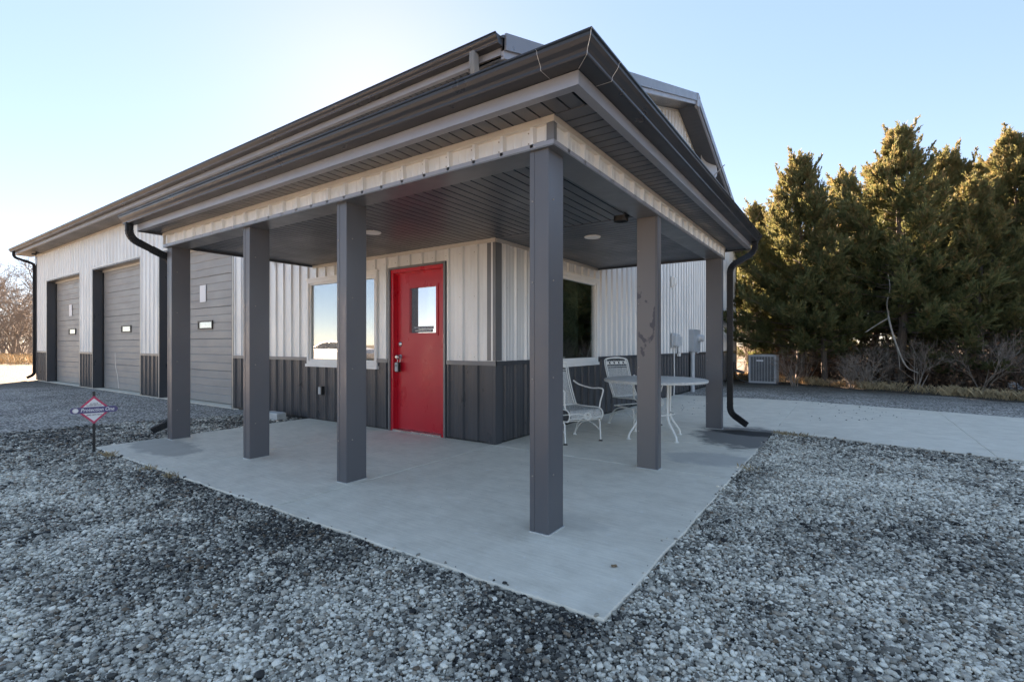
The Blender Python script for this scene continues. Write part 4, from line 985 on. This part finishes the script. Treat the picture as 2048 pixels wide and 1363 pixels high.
# ------------------------------------------------------------ bare trees and shrubs
def bare_mesh(seed, H, mat, spread=.55, levels=4, r0=.16, stems=1, nk=(3, 4), up=.25, sides=5):
    g = np.random.default_rng(seed); mb = MB()
    def grow(p, d_, ln, r, lv):
        n = 4; pts = [p]; q = p
        for k in range(n):
            d_ = unit(d_+g.normal(size=3)*.16+np.array([0, 0, up*.18])); q = q+d_*ln/n; pts.append(q)
        mb.tube([tuple(a) for a in pts], list(np.linspace(r, r*.55, n+1)), sides if lv > 1 else 3, False)
        if lv == 0: return
        for k in range(g.integers(nk[0], nk[1]+1)):
            s = g.uniform(.35, 1); i = min(int(s*n), n-1); P = pts[i]+(pts[i+1]-pts[i])*(s*n-i)
            nd = unit(d_+g.normal(size=3)*spread); grow(P, nd, ln*g.uniform(.55, .8), max(r*.5*g.uniform(.8, 1.1), .0022*H/2 if H > 5 else .002), lv-1)
    for s in range(stems):
        d0 = unit(np.array([g.normal()*.35*(stems > 1), g.normal()*.35*(stems > 1), 1])+np.array([.05, .05, 0]))
        grow(np.array([g.normal()*.06*(stems > 1), g.normal()*.06*(stems > 1), -.06]), d0, H*.42, r0, levels)
    return mb.mesh('branches', mat, False)
bt = [bare_mesh(31, 12, M['greybark'], .60, 5, .22, 1, (3, 5)), bare_mesh(32, 11, M['greybark'], .65, 5, .17, 2, (3, 4)), bare_mesh(33, 8, M['greybark'], .75, 5, .12, 4, (3, 3))]
def thing_mesh(name, me, loc, rz, sc, label, cat, grp):
    o = bpy.data.objects.new(name, me); COL.objects.link(o); o.location = loc; o.rotation_euler.z = rz; o.scale = (sc, sc, sc); return tag(o, label, cat, grp)
for k, (px, dp, kd, sc, lab) in enumerate((
  (58, 40, 0, 1.0, 'largest bare winter tree just left of the far downspout'), (20, 46, 1, 1.0, 'bare two stemmed tree left of the largest bare tree'),
  (-15, 40, 0, .9, 'bare winter tree cut off by the left edge'), (40, 55, 1, 1.05, 'bare tree behind the largest one by the far downspout'),
  (70, 50, 2, .9, 'bushy bare tree touching the building corner'), (5, 60, 2, 1.1, 'pale bushy bare tree at the far left edge'), (-60, 48, 1, 1.0, 'bare tree outside the left edge'), (95, 58, 0, .9, 'bare tree hidden behind the far building corner'))):
    x, y = world_at(px, dp); thing_mesh('bare_tree', bt[kd], (x, y, GZ), k*1.3, sc, lab, 'tree', 'bare winter trees beyond the left end of the building')
for k in range(9):
    px = -70+19*k; x, y = world_at(px, 44+5*((k*7) % 5)); thing_mesh('bare_bush', bt[2], (x, y, GZ), k*1.9, .62+.1*(k % 3), 'brown bare bush, %s from the left in the thicket far left' % ('first', 'second', 'third', 'fourth', 'fifth', 'sixth', 'seventh', 'eighth', 'ninth')[k], 'bush', 'bare bushes at the far left')
x, y = world_at(1492, 21); thing_mesh('bare_tree', bt[1], (x, y, GZ), .6, .72, 'bare twiggy tree peeping over the porch gutter at the wall corner', 'tree', None)
x, y = world_at(1500, 19.0); thing_mesh('bare_tree', bt[2], (x, y, GZ), 2.6, .55, 'pale tangle of bare branches beside the right downspout', 'tree', None)
sh = [bare_mesh(41, 1.7, M['shrubwood'], .5, 3, .014, 7, (3, 4), .2, 4), bare_mesh(42, 1.5, M['shrubwood'], .55, 3, .013, 9, (3, 4), .15, 4), bare_mesh(43, 1.9, M['shrubwood'], .45, 3, .016, 5, (3, 5), .3, 4)]
for k, (px, dp, kd, sc, lab) in enumerate((
  (1590, 14.3, 0, .9, 'bare shrub right beside the air conditioner'), (1700, 13.6, 1, .85, 'bare shrub right of the straight bare trunk'), (1732, 13.5, 1, 1.15, 'widest bare shrub between the two visible trunks'),
  (1838, 12.9, 2, .95, 'bare shrub right of the crooked cedar trunk'), (1775, 14.4, 0, .9, 'small bare shrub at the foot of the crooked trunk'), (1962, 12.2, 2, 1.0, 'pale stemmed bare shrub left of the white plastic bag'), (1992, 13.2, 0, 1.0, 'bare shrub behind the white plastic bag'),
  (2045, 12.6, 1, 1.05, 'bare shrub at the right edge of the soil bed'), (1900, 13.2, 0, .7, 'low bare shrub under the broad drooping cedar'), (1615, 15.8, 2, 1.1, 'bare shrub behind the one beside the air conditioner'), (1925, 14.6, 1, 1.2, 'bare shrub in the dark under the cedars'))):
    x, y = world_at(px, dp); thing_mesh('bare_shrub', sh[kd], (x, y, GZ+.004), k*2.1, sc, lab, 'shrub', 'bare shrubs under the cedars')
def thicket(name, n, rows, hgt, mat, label, seed):
    g = np.random.default_rng(seed); mb = MB()
    for k in range(n):
        x = g.uniform(-3.0, 12); yb = np.interp(x, [e[0] for e in edge], [e[1] for e in edge])+rows[0]+g.random()*rows[1]; p = np.array([x, yb, GZ]); h = hgt*g.uniform(.35, 1.2); d0 = unit(np.array([g.normal()*.45, g.normal()*.45, 1.])); pl = [tuple(p)]
        for q in range(4): d0 = unit(d0+g.normal(size=3)*.28); p = p+d0*h/4; pl.append(tuple(p))
        mb.tube(pl, [.009, .008, .006, .005, .002], 3, False)
        for q in range(3):
            a = np.array(pl[1+q]); b_ = a+unit(d0+g.normal(size=3)*.9)*h*.3; mb.add([tuple(a), tuple(a+np.array([.005, .004, 0])), tuple(b_)], [(0, 1, 2)])
    mb.build(name, mat, label=label, cat='thicket', kind='stuff')
thicket('thicket', 6500, (2.8, 5.0), 1.7, M['brush'], 'dark tangle of bare brush filling the ground under the cedars', 3)
x, y = world_at(1790, 13.2)
cb = lambda px, dp, z: (*world_at(px, dp), z)
fb_ = MB(); fb_.tube(bez([cb(1777, 13.6, 2.1), cb(1778, 13.3, 1.85), cb(1792, 13.1, 1.2), cb(1812, 13.0, .62), cb(1838, 13.0, .42)], 6), [.020]*6+[.024]*6+[.021]*6+[.014]*6+[.006], 6)
fb_.tube(bez([cb(1777, 13.4, 1.9), cb(1755, 13.3, 1.72), cb(1730, 13.2, 1.5)], 5), [.016]*5+[.011]*5+[.004], 5)
fb_.tube(bez([cb(1777, 13.4, 1.95), cb(1774, 13.3, 2.3), cb(1780, 13.3, 2.7), cb(1776, 13.4, 3.1)], 4), [.018]*6+[.010]*6+[.003], 5)
fb_.tube(bez([cb(1790, 13.1, 1.25), cb(1797, 13.1, .9), cb(1800, 13.05, .5)], 4), [.014]*4+[.008]*4+[.003], 5)
fb_.build('dead_branch', M['deadwood'], label='bleached dead branch hanging bent in front of the crooked cedar trunk', cat='branch')
# plastic bag, leaf, dry grass, weeds
x, y = world_at(2032, 12.4); g = np.random.default_rng(5); mb = MB(); rg_ = []
for k in range(7):
    z = .26*k/6; r = .13*math.sin(math.pi*(k+.6)/7.4); rg_.append([(x-.05*k/6+r*math.cos(q)*(1+.3*g.normal()), y+r*math.sin(q)*(1+.3*g.normal()), GZ+z) for q in [2*math.pi*j/10 for j in range(10)]])
mb.loft(rg_).build('plastic_bag', M['bag'], label='crumpled white plastic bag caught at the right edge of the soil bed', cat='bag')
lf = MB(); lf.add([(-1.025+(a+.918)*.55, 2.437+(b_-2.555)*.55, c*.7) for a, b_, c in ((-.95, 2.55, .012), (-.93, 2.52, .006), (-.90, 2.535, .014), (-.885, 2.56, .004), (-.91, 2.585, .012), (-.94, 2.58, .005), (-.918, 2.555, .003))], [(0,1,6), (1,2,6), (2,3,6), (3,4,6), (4,5,6), (5,0,6)])
lf.build('fallen_leaf', M['leafbrown'], label='curled brown leaf on the slab right of the corner post', cat='leaf')
def tufts(name, spots, hgt, n, label, cat='grass', mat='straw', spread=.1):
    mb = MB(); g = np.random.default_rng(len(spots)+n)
    for (x, y) in spots:
        for k in range(n):
            bx, by = x+g.normal()*spread, y+g.normal()*spread*.6; h = hgt*g.uniform(.4, 1.2); q = g.uniform(0, 6.28); l = g.uniform(.2, 1.0)*h; w = .003+h*.008
            dx, dy = math.cos(q), math.sin(q)
            mb.add([(bx-dy*w, by+dx*w, GZ), (bx+dy*w, by-dx*w, GZ), (bx+dx*l*.5+dy*w*.6, by+dy*l*.5-dx*w*.6, GZ+h*.7), (bx+dx*l, by+dy*l, GZ+h)], [(0, 1, 2), (0, 2, 3)])
    return mb.build(name, M[mat], label=label, cat=cat, kind='stuff')
lm = MB(); g = np.random.default_rng(21)
for k in range(16000):
    x = g.uniform(-3.0, 12); yb = np.interp(x, [e[0] for e in edge], [e[1] for e in edge])+1.5+g.random()*5.5; z = GZ+abs(g.normal())*.65; a = g.normal(size=(3, 3))*.035
    lm.add([(x+q[0], yb+q[1], z+q[2]) for q in a], [(0, 1, 2)])
lm.build('dead_leaves', pmat('brown_dead_leaves', (.18, .10, .06), .9, 0, .5, 8), label='brown dead leaves caught in the brush under the cedars', cat='leaves', kind='stuff')
sp = []
for k in range(170):
    i = random.randint(0, 6); q = random.random(); sp.append((edge[i][0]*(1-q)+edge[i+1][0]*q+random.gauss(0, .12), edge[i][1]*(1-q)+edge[i+1][1]*q+.45+abs(random.gauss(0, .5))))
tufts('dry_grass', sp, .20, 26, 'dry straw coloured grass along the edge of the soil bed', spread=.16)
tufts('dry_weeds', [(-.80, 7.42), (-.70, 7.40), (-.60, 7.36), (-.5, 7.38), (-.72, 7.35), (-.82, 5.10), (-6.55, 1.90), (-6.48, 1.89), (-5.5, 1.9), (-5.0, 1.91)], .055, 46, 'small dry weeds at the slab edges', spread=.05)
sp = []
for k in range(420):
    dp = random.uniform(30, 46); sp.append(world_at(random.uniform(-160, 110), dp))
tufts('field_grass', sp, .5, 14, 'pale dry field grass in front of the bare trees', spread=.5)
# gritty crumbs on the pavement
mb = MB(); g = np.random.default_rng(9)
for k in range(150):
    px, dp = (random.gauss(1720, 70), random.uniform(7.6, 10.2)) if k < 80 else ((random.gauss(1380, 30), random.uniform(8.3, 10.6)) if k < 110 else (random.uniform(560, 1400), random.uniform(3.2, 5.5)))
    x, y = world_at(px, dp); s = random.uniform(.004, .018) if k < 110 else random.uniform(.003, .006)
    if (y > 7.9 and x > -3.2) or (2.0 < y < 4.4 and -6.9 < x < -.95): mb.add([(x+s*a, y+s*b_, -.001+s*c) for a, b_, c in ((1, 0, 0), (-.5, .9, 0), (-.5, -.9, 0), (.1, 0, .7))], [(0,1,2), (0,1,3), (1,2,3), (2,0,3)])
mb.build('grit', M['soil'], label='dark crumbs of grit scattered over the concrete', cat='grit', kind='stuff')

# ------------------------------------------------------------ gravel: real pebbles near the camera
def pebble_mat():
    m, t, b, o = nodes('pebbles'); p = pos(t)
    at = N(t, 'ShaderNodeAttribute', attribute_type='INSTANCER', attribute_name='tone')
    sep = N(t, 'ShaderNodeSeparateColor'); L(t, at.outputs['Color'], sep.inputs[0])
    k = sep.outputs[0]
    cc = ramp(t, k, [(.0, (.030, .029, .028)), (.22, (.10, .092, .078)), (.45, (.325, .295, .245)), (.7, (.61, .555, .465)), (1, (.87, .80, .68))])
    cc = mixc(t, math2(t, 'MULTIPLY', math2(t, 'GREATER_THAN', sep.outputs[1], .90), .55), cc, (.24, .15, .09))
    cc = mixc(t, .35, cc, ramp(t, noise(t, 120, p, 3), [(.3, (.15, .15, .15)), (.7, (.75, .75, .75))]), 'OVERLAY')
    L(t, cc, b.inputs['Base Color']); b.inputs['Roughness'].default_value = .72; b.inputs['Specular IOR Level'].default_value = .35
    return m
M['pebble'] = pebble_mat()
def vnoise(x, y, sc, seed):                               # value noise
    gg = np.random.default_rng(seed); T = gg.random((256, 256)); X = x*sc+1000; Y = y*sc+1000
    i = np.floor(X).astype(int); j = np.floor(Y).astype(int); fx = X-i; fy = Y-j; fx = fx*fx*(3-2*fx); fy = fy*fy*(3-2*fy)
    a = T[i % 256, j % 256]; b_ = T[(i+1) % 256, j % 256]; c = T[i % 256, (j+1) % 256]; e = T[(i+1) % 256, (j+1) % 256]
    return a*(1-fx)*(1-fy)+b_*fx*(1-fy)+c*(1-fx)*fy+e*fx*fy
def scatter(r0, r1, dens):
    n = int(dens*(r1*r1-r0*r0)*R(85)); r = np.sqrt(rng.uniform(r0*r0, r1*r1, n)); a = rng.uniform(-R(85), R(85), n)+math.pi/2-YAW
    return np.stack([-np.sin(a)*r, np.cos(a)*r], 1)
P = np.concatenate([scatter(.2, 2.4, 12500), scatter(2.4, 4.2, 11500), scatter(4.2, 6.5, 7500), scatter(6.5, 9.5, 3400)])
def inside(P, x0, x1, y0, y1): return (P[:, 0] > x0) & (P[:, 0] < x1) & (P[:, 1] > y0) & (P[:, 1] < y1)
bad = inside(P, -7.12, -.86, 1.94, 4.7) | inside(P, -3.5, -.86, 4.6, 7.9) | inside(P, -30, -3.40, 4.60, 20)
ny = np.interp(P[:, 0], [q[0] for q in near], [q[1] for q in near]); fy_ = np.interp(P[:, 0], [q[0] for q in far], [q[1] for q in far])
bad |= (P[:, 0] > -3.43) & (P[:, 1] > ny) & (P[:, 1] < fy_)
P = P[~bad]; zz = np.full(len(P), GZ+.001)
sp2 = []                                                  # stones kicked onto the slab and pavement edges
for k in range(90):
    e = abs(random.expovariate(1/.012))
    sp2.append((random.uniform(-7.1, -.9), 1.945+e) if k < 40 else ((-.865-e, random.uniform(1.96, 7.4)) if k < 75 else (random.uniform(-.8, 4), 0)))
sp2 = [(x, np.interp(x, [q[0] for q in near], [q[1] for q in near])+abs(random.expovariate(1/.015))) if y == 0 else (x, y) for x, y in sp2]
P = np.concatenate([P, np.array(sp2)]); zz = np.concatenate([zz, np.full(len(sp2), .001)]); n = len(P); lay = np.concatenate([np.ones(n-len(sp2)), np.zeros(len(sp2))])
patch = .36*vnoise(P[:, 0], P[:, 1], .6, 1)+.32*vnoise(P[:, 0], P[:, 1], 2.1, 2)+.36*vnoise(P[:, 0], P[:, 1], 6, 3)
# darker margin along the slab edge
ds_ = np.minimum(np.abs(P[:, 1]-1.94)+np.maximum(0, P[:, 0]+.86)*9, 9); 
tone = np.clip(.55+rng.normal(0, .26, n)+(patch-.52)*1.0-.20*np.exp(-(ds_/.45)**2), 0, 1)
rr_ = np.hypot(P[:, 0], P[:, 1])
pm_ = bpy.data.meshes.new('gravel'); pm_.vertices.add(n)
size = np.clip(rng.lognormal(math.log(.0054), .42, n), .0024, .016)*np.interp(rr_, [0, 3, 6, 9.5], [1, 1, 1.2, 1.6])
pm_.vertices.foreach_set('co', np.column_stack([P, zz+lay*(rng.uniform(-.002, .012, n)+.010*(patch-.5))]).ravel()); pm_.update()
for nm, ar in (('tone0', tone), ('tan0', rng.random(n)), ('psize', size)):
    at = pm_.attributes.new(nm, 'FLOAT', 'POINT'); at.data.foreach_set('value', ar.astype(np.float32))
pm_.materials.append(M['pebble'])
gv = bpy.data.objects.new('gravel', pm_); COL.objects.link(gv); tag(gv, 'loose grey and white pebble gravel around the porch slab', 'gravel', kind='stuff')
ng = bpy.data.node_groups.new('pebble_scatter', 'GeometryNodeTree'); ng.interface.new_socket('Geometry', in_out='INPUT', socket_type='NodeSocketGeometry'); ng.interface.new_socket('Geometry', in_out='OUTPUT', socket_type='NodeSocketGeometry')
ni = ng.nodes.new('NodeGroupInput'); no = ng.nodes.new('NodeGroupOutput'); iop = ng.nodes.new('GeometryNodeInstanceOnPoints'); m2p = ng.nodes.new('GeometryNodeMeshToPoints')
ng.links.new(ni.outputs[0], m2p.inputs['Mesh']); ng.links.new(m2p.outputs[0], iop.inputs['Points'])
jn = ng.nodes.new('GeometryNodeJoinGeometry')
for k in range(6):
    ico = ng.nodes.new('GeometryNodeMeshIcoSphere'); ico.inputs['Radius'].default_value = 1; ico.inputs['Subdivisions'].default_value = 2
    sp_ = ng.nodes.new('GeometryNodeSetPosition'); nz = ng.nodes.new('ShaderNodeTexNoise'); nz.noise_dimensions = '4D'; nz.inputs['Scale'].default_value = .8; nz.inputs['W'].default_value = k*3.7; nz.inputs['Detail'].default_value = 1
    sb = ng.nodes.new('ShaderNodeVectorMath'); sb.operation = 'SUBTRACT'; sb.inputs[1].default_value = (.5, .5, .5)
    mu = ng.nodes.new('ShaderNodeVectorMath'); mu.operation = 'SCALE'; mu.inputs['Scale'].default_value = 1.3
    ng.links.new(nz.outputs['Color'], sb.inputs[0]); ng.links.new(sb.outputs[0], mu.inputs[0]); ng.links.new(ico.outputs[0], sp_.inputs[0]); ng.links.new(mu.outputs[0], sp_.inputs['Offset'])
    tf = ng.nodes.new('GeometryNodeTransform'); tf.inputs['Scale'].default_value = (1.25, .95+.06*k % .2, .74+.05*(k % 3))
    smn = ng.nodes.new('GeometryNodeSetShadeSmooth'); smt = ng.nodes.new('GeometryNodeSetMaterial'); smt.inputs['Material'].default_value = M['pebble']
    g2i = ng.nodes.new('GeometryNodeGeometryToInstance')
    ng.links.new(sp_.outputs[0], tf.inputs[0]); ng.links.new(tf.outputs[0], smn.inputs[0]); ng.links.new(smn.outputs[0], smt.inputs[0]); ng.links.new(smt.outputs[0], g2i.inputs[0]); ng.links.new(g2i.outputs[0], jn.inputs[0])
ng.links.new(jn.outputs[0], iop.inputs['Instance']); iop.inputs['Pick Instance'].default_value = True
rv = ng.nodes.new('FunctionNodeRandomValue'); rv.data_type = 'FLOAT_VECTOR'; rv.inputs[0].default_value = (-.45, -.45, 0); rv.inputs[1].default_value = (.45, .45, 6.283)
ng.links.new(rv.outputs[0], iop.inputs['Rotation'])
def named(nm):
    q = ng.nodes.new('GeometryNodeInputNamedAttribute'); q.data_type = 'FLOAT'; q.inputs['Name'].default_value = nm; return q.outputs['Attribute']
ng.links.new(named('psize'), iop.inputs['Scale'])
cxyz = ng.nodes.new('ShaderNodeCombineXYZ'); ng.links.new(named('tone0'), cxyz.inputs[0]); ng.links.new(named('tan0'), cxyz.inputs[1])
st = ng.nodes.new('GeometryNodeStoreNamedAttribute'); st.data_type = 'FLOAT_VECTOR'; st.domain = 'INSTANCE'; st.inputs['Name'].default_value = 'tone'
ng.links.new(iop.outputs[0], st.inputs[0]); ng.links.new(cxyz.outputs[0], st.inputs['Value']); ng.links.new(st.outputs[0], no.inputs[0])
gv.modifiers.new('pebbles', 'NODES').node_group = ng
